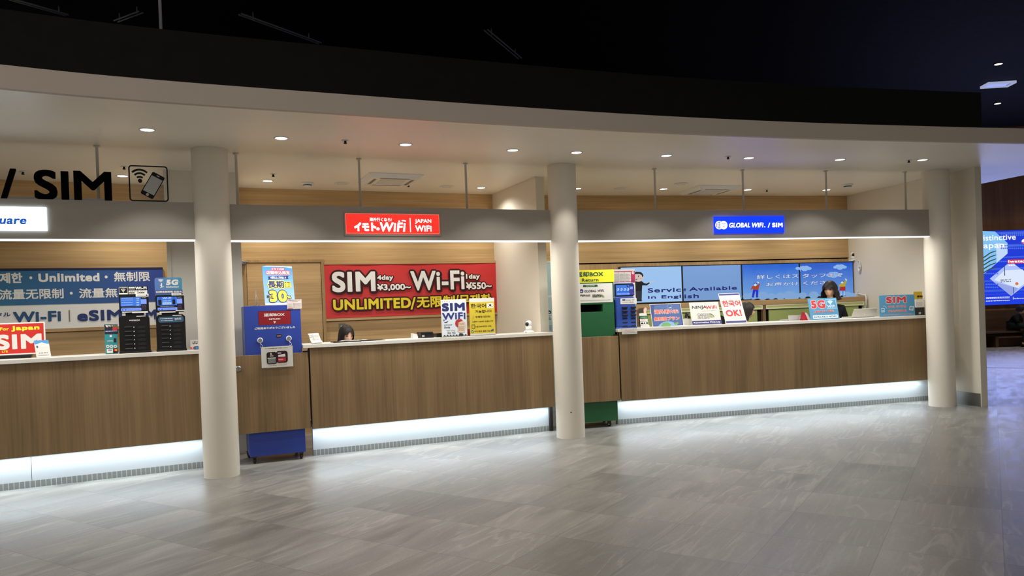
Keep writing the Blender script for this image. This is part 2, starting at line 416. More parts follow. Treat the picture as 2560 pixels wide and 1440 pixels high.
# ================================================================== the setting
fl = MB().slab([(-16, -8), (26, -8), (26, 21.5), (-16, 21.5)], -0.1, 0.0, floor_mat()).build('floor'); tag(fl, kind='structure')
def catmull(P, n=6):
    out = []
    for i in range(len(P) - 1):
        p = [Vector(P[max(i - 1, 0)]), Vector(P[i]), Vector(P[i + 1]), Vector(P[min(i + 2, len(P) - 1)])]
        for k in range(n):
            t = k / n
            out.append(0.5 * ((2 * p[1]) + (p[2] - p[0]) * t + (2 * p[0] - 5 * p[1] + 4 * p[2] - p[3]) * t * t + (3 * p[1] - p[0] - 3 * p[2] + p[3]) * t ** 3))
    return out + [Vector(P[-1])]
CURVE = catmull([(-8.5, 1.0), (-6.5, 2.9), (-4.9, 4.2), (-3.408, 5.163), (-2.531, 5.625), (-1.295, 6.15), (-0.078, 6.655), (1.427, 7.215), (2.98, 7.705), (4.39, 8.075), (5.706, 8.387), (7.79, 8.80)])
ZCL = 3.115
cpts = [(p.x, p.y) for p in CURVE]
ce = MB().slab(cpts + [(7.11, 11.41), (6.6, 13.6), (-8.5, 12.5)], ZCL, ZCL + 0.06, CEILW).build('ceiling'); tag(ce, kind='structure')
def strip(pts, z0, z1, th, m):
    b = MB(); n = len(pts); vs = []
    for i, p in enumerate(pts):
        d = (pts[min(i + 1, n - 1)] - pts[max(i - 1, 0)]).normalized(); q = Vector((-d.y, d.x))
        for s in (0, th):
            for z in (z0, z1): vs.append((p.x + q.x * s, p.y + q.y * s, z))
    fs = []
    for i in range(n - 1):
        a, c = 4 * i, 4 * i + 4
        fs += [(a, c, c + 1, a + 1), (a + 2, a + 3, c + 3, c + 2), (a + 1, c + 1, c + 3, a + 3), (a, a + 2, c + 2, c)]
    fs += [(0, 1, 3, 2), (4 * n - 4, 4 * n - 2, 4 * n - 1, 4 * n - 3)]
    return b.add(vs, fs, m, False)
fa = strip([p - Vector((0, 0.004)) for p in CURVE], ZCL - 0.001, 3.272, 0.05, FASC).build('trim_1'); tag(fa, kind='structure')
bk = [p for p in CURVE if p.x < 5.17] + [Vector((5.17, 8.262))]
wf = strip(bk, 3.2722, 3.652, 0.12, BLACK).build('wall_front'); tag(wf, kind='structure')
hc = MB().slab([(-16, -8), (26, -8), (26, 21.5), (-16, 21.5)], 6.0, 6.1, HALLC).build('ceiling_hall'); tag(hc, kind='structure')
def wall(name, F, u0, u1, v0, v1, z0, z1, m):
    o = MB().box((u0, v0, z0), (u1, v1, z1), m).build(name); o.matrix_world = F.mat(0, 0); return tag(o, kind='structure')
BV = 1.79
wall('wall_back_left', FL, -8.5, -3.60, BV, BV + 0.1, 0, ZCL - 0.0004, WOODU)
wall('wall_back_middle', FM, -3.05, 0.53, BV, BV + 0.1, 0, ZCL - 0.0004, WOODU)
wall('wall_end', FR, 6.085, 6.185, -0.67, BV + 0.1, 0, ZCL - 0.0004, WALLW)
b = MB().slab([tuple(q)[:2] for q in (FL.pt(-3.665, 0.77), FM.pt(-2.905, 0.775), FM.pt(-2.905, 1.95), FL.pt(-3.665, 1.95))], 0, ZCL - 0.0004, mat('pillar_grey', (226, 222, 211), 0.6)).build('wall_pillar'); tag(b, kind='structure')
wall('trim_2', FL, -3.70, -3.662, 0.755, 0.80, 0, ZCL - 0.004, WALLW)
wall('wall_partition', FM, 0.52, 0.635, 0.335, 1.95, 0, ZCL - 0.0004, WALLW)
# the right booth's back wall: grain runs across above the groove and upright below it
wr = MB().box((0.33, BV, 0), (6.085, BV + 0.1, 2.108), wood('oak_back_vertical', (150, 120, 80), (206, 172, 124), 'z')).build('wall_back_right'); wr.matrix_world = FR.mat(0, 0); tag(wr, kind='structure')
wr = MB().box((0.33, BV - 0.012, 2.126), (6.085, BV + 0.1, ZCL - 0.0004), WOODU).build('wall_back_right_upper'); wr.matrix_world = FR.mat(0, 0); tag(wr, kind='structure')
wr = MB().box((0.33, BV + 0.02, 2.10), (6.085, BV + 0.09, 2.13), STAIN).build('trim_3'); wr.matrix_world = FR.mat(0, 0); tag(wr, kind='structure')
wall('baseboard_end', FR, 6.068, 6.088, -0.655, BV - 0.1, 0, 0.17, STEEL)
# far side of the hall
wall_far = MB().box((-16, 20.9, 0), (26, 21.1, 6.0), WOODD).build('wall_far'); tag(wall_far, kind='structure')
# columns
for k, (cx, cy, lb) in enumerate(((-2.83, 7.267, 'round white column between the red sign counter and the blue return box'), (0.627, 8.725, 'round white column in front of the green return box'), (5.68, 10.097, 'round white column at the far end of the counters, beside the end wall'))):
    o = MB().lathe([(0.1635, 0), (0.1635, ZCL - 0.001)], COLW, n=64, cap=False).build('column'); o.location = (cx, cy, 0)
    tag(o, lb, 'column', 'round white columns along the counters', 'structure')
    if k == 1:
        s = MB().box((-0.008, -0.1650, 0.30), (0.008, -0.160, 0.308), RUB).build('scuff_mark', o)
# ------------------------------------------------------------------ header beams between the columns
HL, HM, HR = Fr(8.459, 0.44024), Fr(8.4645, 0.41833), Fr(8.5843, 0.25923)
COLS = [Vector((-2.83, 7.267, 0)), Vector((0.627, 8.725, 0)), Vector((5.68, 10.097, 0))]
HZ0, HZ1, HD = 2.250, 2.602, 0.2
RODPX = {0: [243], 1: [590, 897, 1163], 2: [1635, 1855, 2063, 2261]}
HU = [(-6.5, (COLS[0] - HL.o).dot(HL.t) - 0.15), ((COLS[0] - HM.o).dot(HM.t) + 0.15, (COLS[1] - HM.o).dot(HM.t) - 0.15), ((COLS[1] - HR.o).dot(HR.t) + 0.15, (COLS[2] - HR.o).dot(HR.t) - 0.15)]
HLAB = ['grey header beam with the white backlit sign above the red SIM sign', 'grey header beam with the red backlit sign between two columns', 'grey header beam with the blue backlit sign above the right counter']
for i, F in enumerate((HL, HM, HR)):
    u0, u1 = HU[i]
    r = empty('header_beam', F.mat(0, 0, HZ0), HLAB[i], 'header beam', 'grey header beams hung between the columns')
    MB().box((u0, 0, 0.0045), (u1, HD, HZ1 - HZ0), HEADG).build('beam_panel', r)
    MB().box((u0, 0.002, -0.004), (u1, 0.11, 0.004), LEDW).build('light_strip', r)
    for x in RODPX[i]:
        u, _ = uz(F, 0.1, x, 400)
        g = MB(); top = ZCL - HZ0 - 0.002
        g.lathe([(0.0125, HZ1 - HZ0), (0.0125, top - 0.008), (0.028, top - 0.007), (0.028, top)], WALLW, (u, 0.1, 0), 16).build('hanger_rod', r)
    L_ = u1 - u0
    o = light('header_strip_lamp', 'AREA', F.pt((u0 + u1) / 2, HD * 0.5, HZ0 - 0.012), 8.4 * L_, (1.0, 0.97, 0.905), shape='RECTANGLE', size=L_ - 0.7, size_y=HD * 0.8)
    o.rotation_euler = (0, 0, F.a)
# ------------------------------------------------------------------ counters
TOPZ, TH = 1.2, 0.0385
CLAB = ['wood fronted reception counter under the red SIM sign and black kiosks', 'wood fronted reception counter below the red banner, between the two return boxes', 'wood fronted reception counter in front of the video wall']
TLAB = ['white counter ledge carrying the two black kiosks', 'white counter ledge carrying the yellow Korean poster', 'white counter ledge carrying the leaning signs before the video wall']
CU = [(-8.3, -3.455, -8.3, -3.455), (-2.3144, 0.515, -2.383, 0.515), (1.3567, 5.895, 1.325, 5.895)]
def kickmat():  # pale stripes painted in for the LED dots mirrored in the steel
    m = bpy.data.materials.new('led_glint_steel_skirting'); m.use_nodes = True; nt = m.node_tree; L = nt.links.new; b = nt.nodes['Principled BSDF']
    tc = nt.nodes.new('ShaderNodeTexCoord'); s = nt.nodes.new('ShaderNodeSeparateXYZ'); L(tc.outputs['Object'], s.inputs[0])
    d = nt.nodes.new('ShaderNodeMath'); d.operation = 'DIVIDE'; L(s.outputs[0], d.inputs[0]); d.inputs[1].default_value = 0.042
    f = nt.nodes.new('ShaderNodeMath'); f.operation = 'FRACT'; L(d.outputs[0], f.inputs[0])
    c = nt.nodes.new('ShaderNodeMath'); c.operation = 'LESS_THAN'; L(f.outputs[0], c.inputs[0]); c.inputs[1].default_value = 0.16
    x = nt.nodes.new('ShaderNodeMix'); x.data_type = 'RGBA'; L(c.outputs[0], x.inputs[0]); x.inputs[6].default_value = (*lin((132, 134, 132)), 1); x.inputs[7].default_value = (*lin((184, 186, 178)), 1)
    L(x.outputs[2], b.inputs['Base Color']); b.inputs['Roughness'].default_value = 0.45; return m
GLINT_STEEL = kickmat()
for i, F in enumerate((FL, FM, FR)):
    u0, u1, t0, t1 = CU[i]; k0 = u0 + (0.02 if i == 1 else 0.0); k1 = u1 + (0.0, -0.01, 0.17)[i]
    r = empty('reception_counter', F.mat(0, 0), CLAB[i], 'counter', 'wood fronted reception counters')
    MB().box((u0, 0, 0.3095), (u1, 0.022, 1.1608), WOODV, 0.002, 1).build('front_panel', r)
    MB().box((u0 + 0.01, 0.0225, 0.325), (u1 - 0.01, 0.17, 0.345), PLW).box((u0 + 0.012, 0.024, 0.345), (u1 - 0.012, 0.22, TOPZ - TH), mat('carcass_brown', (96, 78, 58), 0.7)).build('carcass', r)
    MB().box((k0, 0.165, 0.0625), (k1, 0.22, 0.325), KICKW).build('kickboard', r)
    MB().box((k0 - 0.001, 0.160, 0.0), (k1, 0.22, 0.0622), GLINT_STEEL).build('skirting', r)
    MB().box((u0 + 0.03, 0.035, 0.3085), (u1 - 0.03, 0.075, 0.3245), LEDC).build('light_strip', r)
    if i == 0:
        u, _ = uz(FL, 0.164, 79, 1180); MB().box((u - 0.0015, 0.1642, 0.065), (u + 0.0015, 0.1655, 0.32), STAIN).build('panel_joint', r)
    if i == 1: MB().box((k1 + 0.001, 0.13, 0), (k1 + 0.04, 0.20, 0.32), DARKM).build('end_post', r)
    top = MB().box((t0, -0.02, TOPZ - TH), (t1, 0.45, TOPZ), TOPW, 0.003, 2).build('countertop'); top.matrix_world = F.mat(0, 0)
    tag(top, TLAB[i], 'countertop', 'white counter ledges')
    a0 = max(u0, -7); L_ = u1 - a0
    o = light('counter_strip_lamp', 'AREA', F.pt((u1 + a0) / 2, 0.085, 0.306), 4.3 * L_, (0.80, 0.92, 1.0), shape='RECTANGLE', size=L_, size_y=0.05)
    o.rotation_euler = (math.radians(-12), 0, F.a)
# ------------------------------------------------------------------ swing gates
def gate(F, u0, u1, hinge, knob, label):
    r = empty('counter_gate', F.mat(0, 0), label, 'gate')
    MB().box((u0, -0.002, 0.322), (u1, 0.018, 1.118), WOODV, 0.002, 1).build('gate_panel', r)
    if knob: MB().lathe([(0.012, 0), (0.012, -0.02), (0.03, -0.024), (0.034, -0.04), (0.022, -0.052)], STEEL, (knob, -0.002, 0.99), 20, 'y').build('door_knob', r)
    MB().box((u1 - 0.05, 0.019, 1.06), (u1 + 0.012, 0.032, 1.135), DARKM).lathe([(0.006, 1.05), (0.006, 1.15)], STEEL, (u1 + 0.005, 0.026, 0), 12).build('hinge', r)
    MB().box((u1 - 0.05, 0.019, 0.33), (u1 + 0.012, 0.032, 0.40), DARKM).lathe([(0.006, 0.318), (0.006, 0.41)], STEEL, (u1 + 0.005, 0.026, 0), 12).build('hinge', r)
gate(FM, -3.10, -2.335, 0, -3.028, 'wood swing gate in front of the blue return box')
gate(FR, 0.62, 1.338, 0, None, 'wood swing gate in front of the green return box')
# ================================================================== ceiling fittings
def downlight_proto():
    r = empty('downlight', Matrix.Identity(4))
    MB().lathe([(0.052, -0.001), (0.066, -0.001), (0.067, -0.005), (0.056, -0.006), (0.052, -0.001)], PLW, n=40, cap=False).build('trim_ring', r)
    MB().lathe([(0.0525, -0.0012), (0.0525, -0.0032)], DOWN, n=32).build('lens', r)
    return r
DL = downlight_proto()
FRONT = [(368, 324), (703, 345), (1014, 361), (1282, 375), (1441, 381), (1666, 388.5), (1872, 394.5), (2100, 398.5), (2306, 399.5)]
INNER = [(306, 439.5), (669, 452), (950, 461), (1203, 469), (1443, 471), (1659, 472), (1869, 474), (2066, 474.5)]
ORD = ['first', 'second', 'third', 'fourth', 'fifth', 'sixth', 'seventh', 'eighth', 'ninth']
used = False
for row, P, where, e in ((0, FRONT, 'in the front canopy row', 23.0), (1, INNER, 'in the rear row behind the beams', 54.0)):
    for k, q in enumerate(P):
        p = atz(q[0], q[1], ZCL)
        o = copy_tree(DL) if used else DL; used = True
        o.location = p
        tag(o, 'round lit downlight, %s from the left %s' % (ORD[k], where), 'downlight', 'front row of downlights' if row == 0 else 'rear row of downlights')
        light('downlight_lamp', 'SPOT', (p.x, p.y, ZCL - 0.012), e, (1.0, 0.96, 0.88), spot_size=math.radians(100 if row == 0 else 150), spot_blend=0.35 if row == 0 else 1.0, shadow_soft_size=0.03)
def sprinkler_proto():
    r = empty('sprinkler', Matrix.Identity(4))
    MB().lathe([(0.034, -0.0012), (0.034, -0.004), (0.012, -0.006), (0.012, -0.0012)], PLW, n=24).build('cover_plate', r)
    MB().lathe([(0.010, -0.0062), (0.010, -0.022), (0.016, -0.024), (0.016, -0.030), (0.004, -0.034)], DARKM, n=16).build('nozzle', r)
    return r
SPK = sprinkler_proto()
for k, (q, lb) in enumerate((((863, 352), 'small sprinkler nozzle in the front ceiling above the red backlit sign'), ((683, 436), 'small sprinkler nozzle beside the second rear downlight'), ((1021, 462), 'small sprinkler nozzle beside the air conditioner above the red sign'),
                             ((1820, 392), 'small sprinkler nozzle in the front ceiling above the blue sign'), ((2272, 401), 'small sprinkler nozzle next to the rightmost front downlight'), ((57, 430), 'small sprinkler nozzle seen between the slash and the letter S'),
                             ((310, 417), 'small sprinkler nozzle just left of the phone pictogram'), ((1917, 475), 'small sprinkler nozzle right of the hanger rod by the second air conditioner'))):
    o = SPK if k == 0 else copy_tree(SPK); o.location = atz(q[0], q[1] - 1, ZCL); tag(o, lb, 'sprinkler', 'sprinkler nozzles in the ceiling')
for k, (q, lb) in enumerate((((768, 457), 'white smoke detector left of the hanging rod above the red sign'), ((2119, 461), 'white smoke detector above the right end of the upper oak band'))):
    r = empty('smoke_detector', Matrix.Translation(atz(q[0], q[1], ZCL)), lb, 'smoke detector', 'smoke detectors')
    MB().lathe([(0.075, -0.001), (0.075, -0.012), (0.052, -0.016), (0.05, -0.042), (0.034, -0.05)], PLW, n=32).build('housing', r)
    MB().lathe([(0.0515, -0.026), (0.0525, -0.027), (0.0522, -0.036), (0.0505, -0.037)], PLB2, n=32, cap=False).build('vent', r)
for k, (q, lb) in enumerate((((855, 458), 'flat white ceiling speaker just left of the centre hanger rod'), ((1117, 466), 'flat white ceiling speaker left of the rod near the partition'), ((1552, 471), 'flat white ceiling speaker left of the sixth rear downlight'), ((1702, 459), 'flat white ceiling disc left of the second air conditioner'))):
    r = empty('ceiling_speaker', Matrix.Translation(atz(q[0], q[1], ZCL)), lb, 'ceiling speaker', 'flat ceiling speakers')
    MB().lathe([(0.09, -0.001), (0.092, -0.004), (0.08, -0.008), (0.0, -0.0085)], PLW, n=36, cap=False).build('cover', r)
    MB().lathe([(0.05, -0.0095), (0.055, -0.0095)], mat('grille_grey', (150, 146, 138), 0.6), n=36, cap=False).build('rim', r)
for F, q, lb in ((FM, (976, 446), 'white square ceiling air conditioner above the red backlit sign'), (FR, (1772, 473), 'white square ceiling air conditioner above the blue backlit sign')):
    p = atz(q[0], q[1], ZCL)
    r = empty('air_conditioner', Matrix.Translation(p) @ Matrix.Rotation(F.a, 4, 'Z'), lb, 'air conditioner', 'ceiling air conditioners')
    bm = bmesh.new()
    g = MB(); s0, s1 = 0.33, 0.275
    vs = [(-s0, -s0, -0.002), (s0, -s0, -0.002), (s0, s0, -0.002), (-s0, s0, -0.002), (-s1, -s1, -0.045), (s1, -s1, -0.045), (s1, s1, -0.045), (-s1, s1, -0.045)]
    bm.free(); g.add(vs, [(0, 1, 5, 4), (1, 2, 6, 5), (2, 3, 7, 6), (3, 0, 4, 7), (7, 6, 5, 4), (0, 3, 2, 1)], PLW).build('panel', r)
    for a in range(4):
        w = MB(); M = Matrix.Rotation(a * math.pi / 2, 4, 'Z')
        w.add([M @ Vector(c) for c in ((-0.19, -0.245, -0.0462), (0.19, -0.245, -0.0462), (0.17, -0.205, -0.0462), (-0.17, -0.205, -0.0462))], [(0, 3, 2, 1)], mat('vent_grey', (120, 116, 108), 0.6)).build('air_vent', r)
    MB().box((-0.15, -0.15, -0.0475), (0.15, 0.15, -0.0455), mat('grille_white', (206, 203, 196), 0.6)).build('grille', r)
# dark hall ceiling: small lamps, a framed light, rails and a rod
for q, lb in (((2496, 159), 'small warm lamp in the dark hall ceiling, above the framed light'), ((2494, 258), 'small warm lamp in the dark hall ceiling, below the framed light')):
    r = empty('hall_downlight', Matrix.Translation(atz(q[0], q[1], 5.999)), lb, 'downlight', 'hall ceiling lamps')
    MB().lathe([(0.07, 0), (0.07, -0.012)], glow((255, 240, 205), 3.0), n=24).build('lens', r)
    MB().lathe([(0.072, 0), (0.085, 0), (0.085, -0.014), (0.072, -0.014)], PLB, n=24, cap=False).build('trim_ring', r)
P4 = [atz(x, y, 5.99) for x, y in ((2461, 216), (2530, 212), (2529, 200), (2461, 207))]
cx_ = sum(P4, Vector()) / 4; X_ = (P4[1] - P4[0]); w_ = X_.length / 2; h_ = (P4[3] - P4[0]).length / 2; an = math.atan2(X_.y, X_.x)
r = empty('framed_ceiling_light', Matrix.Translation(cx_) @ Matrix.Rotation(an, 4, 'Z'), 'rectangular framed light in the dark hall ceiling, glowing pale violet', 'ceiling light')
fr_ = MB(); T = 0.03
for a, c in (((-w_, -h_), (w_, -h_ + T)), ((-w_, h_ - T), (w_, h_)), ((-w_, -h_), (-w_ + T, h_)), ((w_ - T, -h_), (w_, h_))): fr_.box((a[0], a[1], -0.05), (c[0], c[1], 0.0), glow((170, 180, 215), 0.8))
fr_.build('frame', r)
MB().box((-w_ * 0.72, -h_ * 0.72, -0.03), (w_ * 0.72, h_ * 0.72, -0.0), glow((150, 165, 240), 1.0)).build('diffuser', r)
MB().box((-w_ * 0.9, -h_ * 0.9, -0.02), (-w_ * 0.74, h_ * 0.9, -0.0), PLB).box((w_ * 0.74, -h_ * 0.9, -0.02), (w_ * 0.9, h_ * 0.9, -0.0), PLB).build('end_cap', r)
RAILM = mat('ceiling_rail_grey', (120, 122, 128), 0.5)
for (a, c), lb in ((((25, -3), (168, 38)), 'thin grey rail under the dark ceiling at the upper left corner'), (((290, 53), (352, 30)), 'short thin rail in the dark ceiling left of the vertical rod'), (((600, 35), (800, 108)), 'long thin double rail in the dark ceiling above the black bulkhead'), (((1215, 75), (1300, 146)), 'faint thin rail in the dark ceiling near the middle')):
    A, B_ = atz(*a, 5.9), atz(*c, 5.9); d = (B_ - A).normalized(); s = Vector((-d.y, d.x, 0)) * 0.03
    g = MB().tube([A - s, B_ - s], 0.012, RAILM, 6).tube([A + s, B_ + s], 0.012, RAILM, 6)
    for t in (0.15, 0.85): g.tube([A.lerp(B_, t), A.lerp(B_, t) + Vector((0, 0, 0.098))], 0.01, RAILM, 6)
    g.tube([A.lerp(B_, 0.15) - s, A.lerp(B_, 0.15) + s], 0.008, RAILM, 6)
    tag(g.build('ceiling_rail'), lb, 'ceiling rail')
p = hit(402, 63, Vector((-3.2, 6.0, 0)), Vector((0, 1, 0)))
tag(MB().tube([(p.x, p.y, 5.998), (p.x, p.y, 3.5)], 0.013, mat('rod_grey', (150, 150, 155), 0.5), 8).build('hanger_rod'), 'thin vertical hanger rod dropping behind the black bulkhead at upper left', 'rod')
# ================================================================== backlit signs on the beams
def header_sign(F, Z, tl, tr, br, bl, body, label, name='backlit_sign'):
    pl = vplane(F, -0.016, Z, tl, tr, br, bl)
    o = board(name, pl, body, 0.0155, label, 'sign'); return o, pl
WT = glow((255, 255, 255), 1.25)
o, pl = header_sign(HM, ZI, (207, 215), (2190, 248), (2205, 640), (230, 628), glow((255, 27, 20), 3.2, True), 'red backlit sign with white lettering on the middle beam')
g = MB().box((-0.02, -0.001, -0.022), (pl.w + 0.02, 0.009, pl.h + 0.022), mat('sign_rim', (160, 154, 144), 0.5)).build('sign_frame', o)
g.location.y = 0.006
g = Print(pl, ZI)
g.frame((214, 626), (2194, 226), 10, glow((255, 120, 105), 1.0))
g.t('海外行くなら!', (715, 370), (1185, 295), WT, 0.03)
g.t('イモト', (390, 582), (855, 395), WT, 0.07); g.t('の', (862, 566), (930, 500), WT, 0.1)
g.t('WiFi', (940, 592), (1485, 395), WT, 0.045, shear=0.12)
g.arc((1440, 470), 100, 128, 62, 108, WT); g.rect((1330, 385), (1366, 352), WT)
g.rect((1579, 600), (1588, 300), WT)
g.t('JAPAN', (1685, 425), (2030, 322), WT, 0.035); g.t('WiFi', (1690, 588), (2036, 458), WT, 0.05)
g.done(o)
o, pl = header_sign(HR, ZJ, (450, 200), (2170, 212), (2168, 605), (460, 622), glow((3, 33, 250), 3.2, True), 'blue backlit sign with a white globe emblem on the right beam')
g = Print(pl, ZJ); DKB = glow((10, 60, 190), 1.0)
g.disc((570, 422), 97, 105, WT); g.disc((680, 422), 95, 105, WT)
for yy, xs in ((352, (548, 580)), (396, (505, 542, 580)), (444, (505, 542, 580)), (488, (548, 580))):
    for x in xs: g.rect((x - 11, yy + 14), (x + 11, yy - 14), DKB, 0.3)
for rr in (50, 80, 112): g.arc((683, 490), rr - 9, rr, 62, 118, DKB)
g.disc((683, 468), 9, 9, DKB)
g.t('GLOBAL', (812, 485), (1328, 360), WT, 0.05, shear=0.22); g.t('WiFi', (1375, 482), (1660, 358), WT, 0.05, shear=0.22); g.disc((1688, 464), 15, 15, WT)
g.t('/', (1762, 485), (1822, 362), WT, 0.04); g.t('SIM', (1872, 478), (2128, 360), WT, 0.08); g.done(o)
o, pl = header_sign(HL, ZK, (-420, 660), (568, 683), (580, 968), (-420, 966), glow((226, 242, 255), 3.2, True), 'white backlit sign with blue lettering on the left beam, cut by the frame')
g = Print(pl, ZK); BLU = glow((30, 92, 190), 0.9)
g.t('square', (-185, 915), (325, 818), BLU, 0.05, shear=0.18); g.done(o)
# ------------------------------------------------------------------ free-standing letters and pictogram on the left beam
r = empty('standing_sign_letters', HL.mat(0, 0.02, HZ1), 'large black standing letters reading / SIM on top of the left beam', 'sign')
def solid_letter(body, bl, tr, bold, shear=0.0):
    (a0, z0), (a1, z1) = uz(HL, 0.02, *ZK(bl)), uz(HL, 0.02, *ZK(tr))
    vs, fs, p0, p1, q0, q1 = glyph(body, shear, 6); h = z1 - z0; rr = bold * h
    g = MB()
    pts = [(a0 + rr + (x - p0) / (p1 - p0) * (a1 - a0 - 2 * rr), z0 + rr + (y - q0) / (q1 - q0) * (h - 2 * rr) - HZ1) for x, y in vs]
    rim = {}
    for f in fs:
        for i in range(len(f)):
            e = (f[i], f[(i + 1) % len(f)]); rim[e] = 1
    edges = [e for e in rim if (e[1], e[0]) not in rim]
    K = 24
    OFF = [(0, 0)]
    for i in range(K):
        c_, s_ = math.cos(2 * math.pi * i / K), math.sin(2 * math.pi * i / K); q = rr * min(1 / max(abs(c_), abs(s_)), 1.3); OFF.append((q * c_, q * s_))
    for dx, dy in OFF:
        n = len(pts); V = [(x + dx, 0, z + dy) for x, z in pts] + [(x + dx, 0.02, z + dy) for x, z in pts]
        g.add(V, fs + [[n + i for i in f[::-1]] for f in fs] + [(b_, a_, n + a_, n + b_) for a_, b_ in edges], BLACK)
    return g.build('letter', r)
solid_letter('/', (8, 588), (193, 205), 0.03); solid_letter('S', (425, 590), (695, 222), 0.04)
solid_letter('I', (758, 592), (838, 238), 0.03); solid_letter('M', (915, 598), (1366, 245), 0.03)
MB().box((uz(HL, 0.02, 2, 500)[0], 0.006, 0.0), (uz(HL, 0.02, 280, 505)[0], 0.014, 0.02), STEEL).build('mounting_rail', r)
pl = vplane(HL, 0.01, ZK, (1578, 158), (2062, 188), (2080, 622), (1592, 606))
pl.O.z = HZ1 + 0.002
o = board('pictogram_plate', pl, ACR, 0.006, 'clear square plate with a black phone and wireless pictogram on the left beam', 'sign', r=0.02)
g = Print(pl, ZK); K_ = ink((16, 15, 15)); w, h = pl.w, pl.h; t = w * 0.036; rr = w * 0.09
def rrect(x0, z0, x1, z1, r, n=8):
    q = []
    for cx, cz, a0 in ((x1 - r, z0 + r, -90), (x1 - r, z1 - r, 0), (x0 + r, z1 - r, 90), (x0 + r, z0 + r, 180)):
        for i in range(n + 1): a = math.radians(a0 + i * 90 / n); q.append((cx + r * math.cos(a), cz + r * math.sin(a)))
    return q
A_, B_ = rrect(0, 0, w, h, rr), rrect(t, t, w - t, h - t, rr - t); y = g.nx(); n = len(A_)
g.m.add([(x, y, z) for x, z in A_] + [(x, y, z) for x, z in B_], [(i, (i + 1) % n, n + (i + 1) % n, n + i) for i in range(n)], K_)
g.wifi((1722, 356), 150, K_, 0.2, False); g.disc((1724, 354), 26, 26, K_)
def rot(c, pts, a): return [(c[0] + x * math.cos(a) - y_ * math.sin(a), c[1] + x * math.sin(a) + y_ * math.cos(a)) for x, y_ in pts]
c = g.P((1880, 412)); s_ = w / 440; a = math.radians(-29)
g.poly(rot(c, rrect(-78 * s_, -155 * s_, 78 * s_, 155 * s_, 18 * s_), a), K_, True)
LG = ink((190, 190, 192))
g.poly(rot(c, [(-68 * s_, -105 * s_), (68 * s_, -105 * s_), (68 * s_, 108 * s_), (-68 * s_, 108 * s_)], a), LG, True)
g.poly(rot(c, rrect(-18 * s_, 126 * s_, 18 * s_, 138 * s_, 5 * s_), a), LG, True)
g.poly(rot(c, [(17 * s_ * math.cos(i * 0.4), -130 * s_ + 17 * s_ * math.sin(i * 0.4)) for i in range(16)], a), LG, True)
g.done(o, 'pictogram')
# ================================================================== left booth
WHT = ink((212, 210, 206)); NAVY = ink((44, 62, 118)); REDI = ink((196, 40, 36)); YEL = ink((240, 214, 52)); BLK = ink((20, 19, 20)); GRY = ink((120, 120, 122))
def gradmat(name, c0, c1, axis='X'):
    m = bpy.data.materials.new(name); m.use_nodes = True; nt = m.node_tree; L = nt.links.new; b = nt.nodes['Principled BSDF']
    tc = nt.nodes.new('ShaderNodeTexCoord'); s = nt.nodes.new('ShaderNodeSeparateXYZ'); L(tc.outputs['Generated'], s.inputs[0])
    r = nt.nodes.new('ShaderNodeValToRGB'); L(s.outputs[axis], r.inputs[0]); r.color_ramp.elements[0].color = (*lin(c0), 1); r.color_ramp.elements[1].color = (*lin(c1), 1)
    L(r.outputs[0], b.inputs['Base Color']); b.inputs['Roughness'].default_value = 0.6; return m
BANB = gradmat('banner_blue', (44, 124, 152), (46, 66, 150)); BWHT = ink((240, 239, 235))
pl = vplane(FL, BV - 0.03, ZA, (-900, 190), (2004, 130), (2030, 843), (-900, 955))
o = board('menu_banner', pl, BWHT, 0.028, 'blue and white wall banner reading Unlimited, Wi-Fi and eSIM', 'banner')
zs = pl.loc(ZA((960, 588)))[1]
MB().box((0, -0.003, zs), (pl.w, -0.0005, pl.h), BANB).build('upper_panel', o)
MB().box((0, -0.005, pl.h - 0.018), (pl.w, 0.02, pl.h + 0.008), ink((34, 40, 74))).build('top_rail', o)
MB().box((0, -0.006, -0.035), (pl.w, 0.02, -0.002), WOODH).build('bottom_rail', o)
g = Print(pl, ZA, 0.0032)
g.t('무', (-180, 345), (-45, 210), BWHT, 0.035); g.t('제한', (0, 338), (272, 205), BWHT, 0.035)
g.disc((380, 268), 18, 18, BWHT); g.t('Unlimited', (475, 322), (1222, 208), BWHT, 0.055); g.disc((1307, 258), 18, 18, BWHT)
g.t('無制限', (1405, 316), (1842, 190), BWHT, 0.022)
g.t('流量无限制', (-10, 540), (780, 398), BWHT, 0.022); g.disc((878, 458), 18, 18, BWHT); g.t('流量無限制', (975, 520), (1750, 385), BWHT, 0.022)
g.t('レンタル', (-240, 755), (130, 690), NAVY, 0.03); WFC = ink((46, 84, 128))
g.t('Wi-Fi', (165, 822), (748, 672), WFC, 0.055); g.rect((852, 808), (859, 665), GRY); g.t('eSIM', (955, 806), (1500, 655), NAVY, 0.06)
g.rect((1572, 795), (1579, 655), GRY); g.t('SIM', (1640, 790), (1925, 655), NAVY, 0.06)
g.done(o)
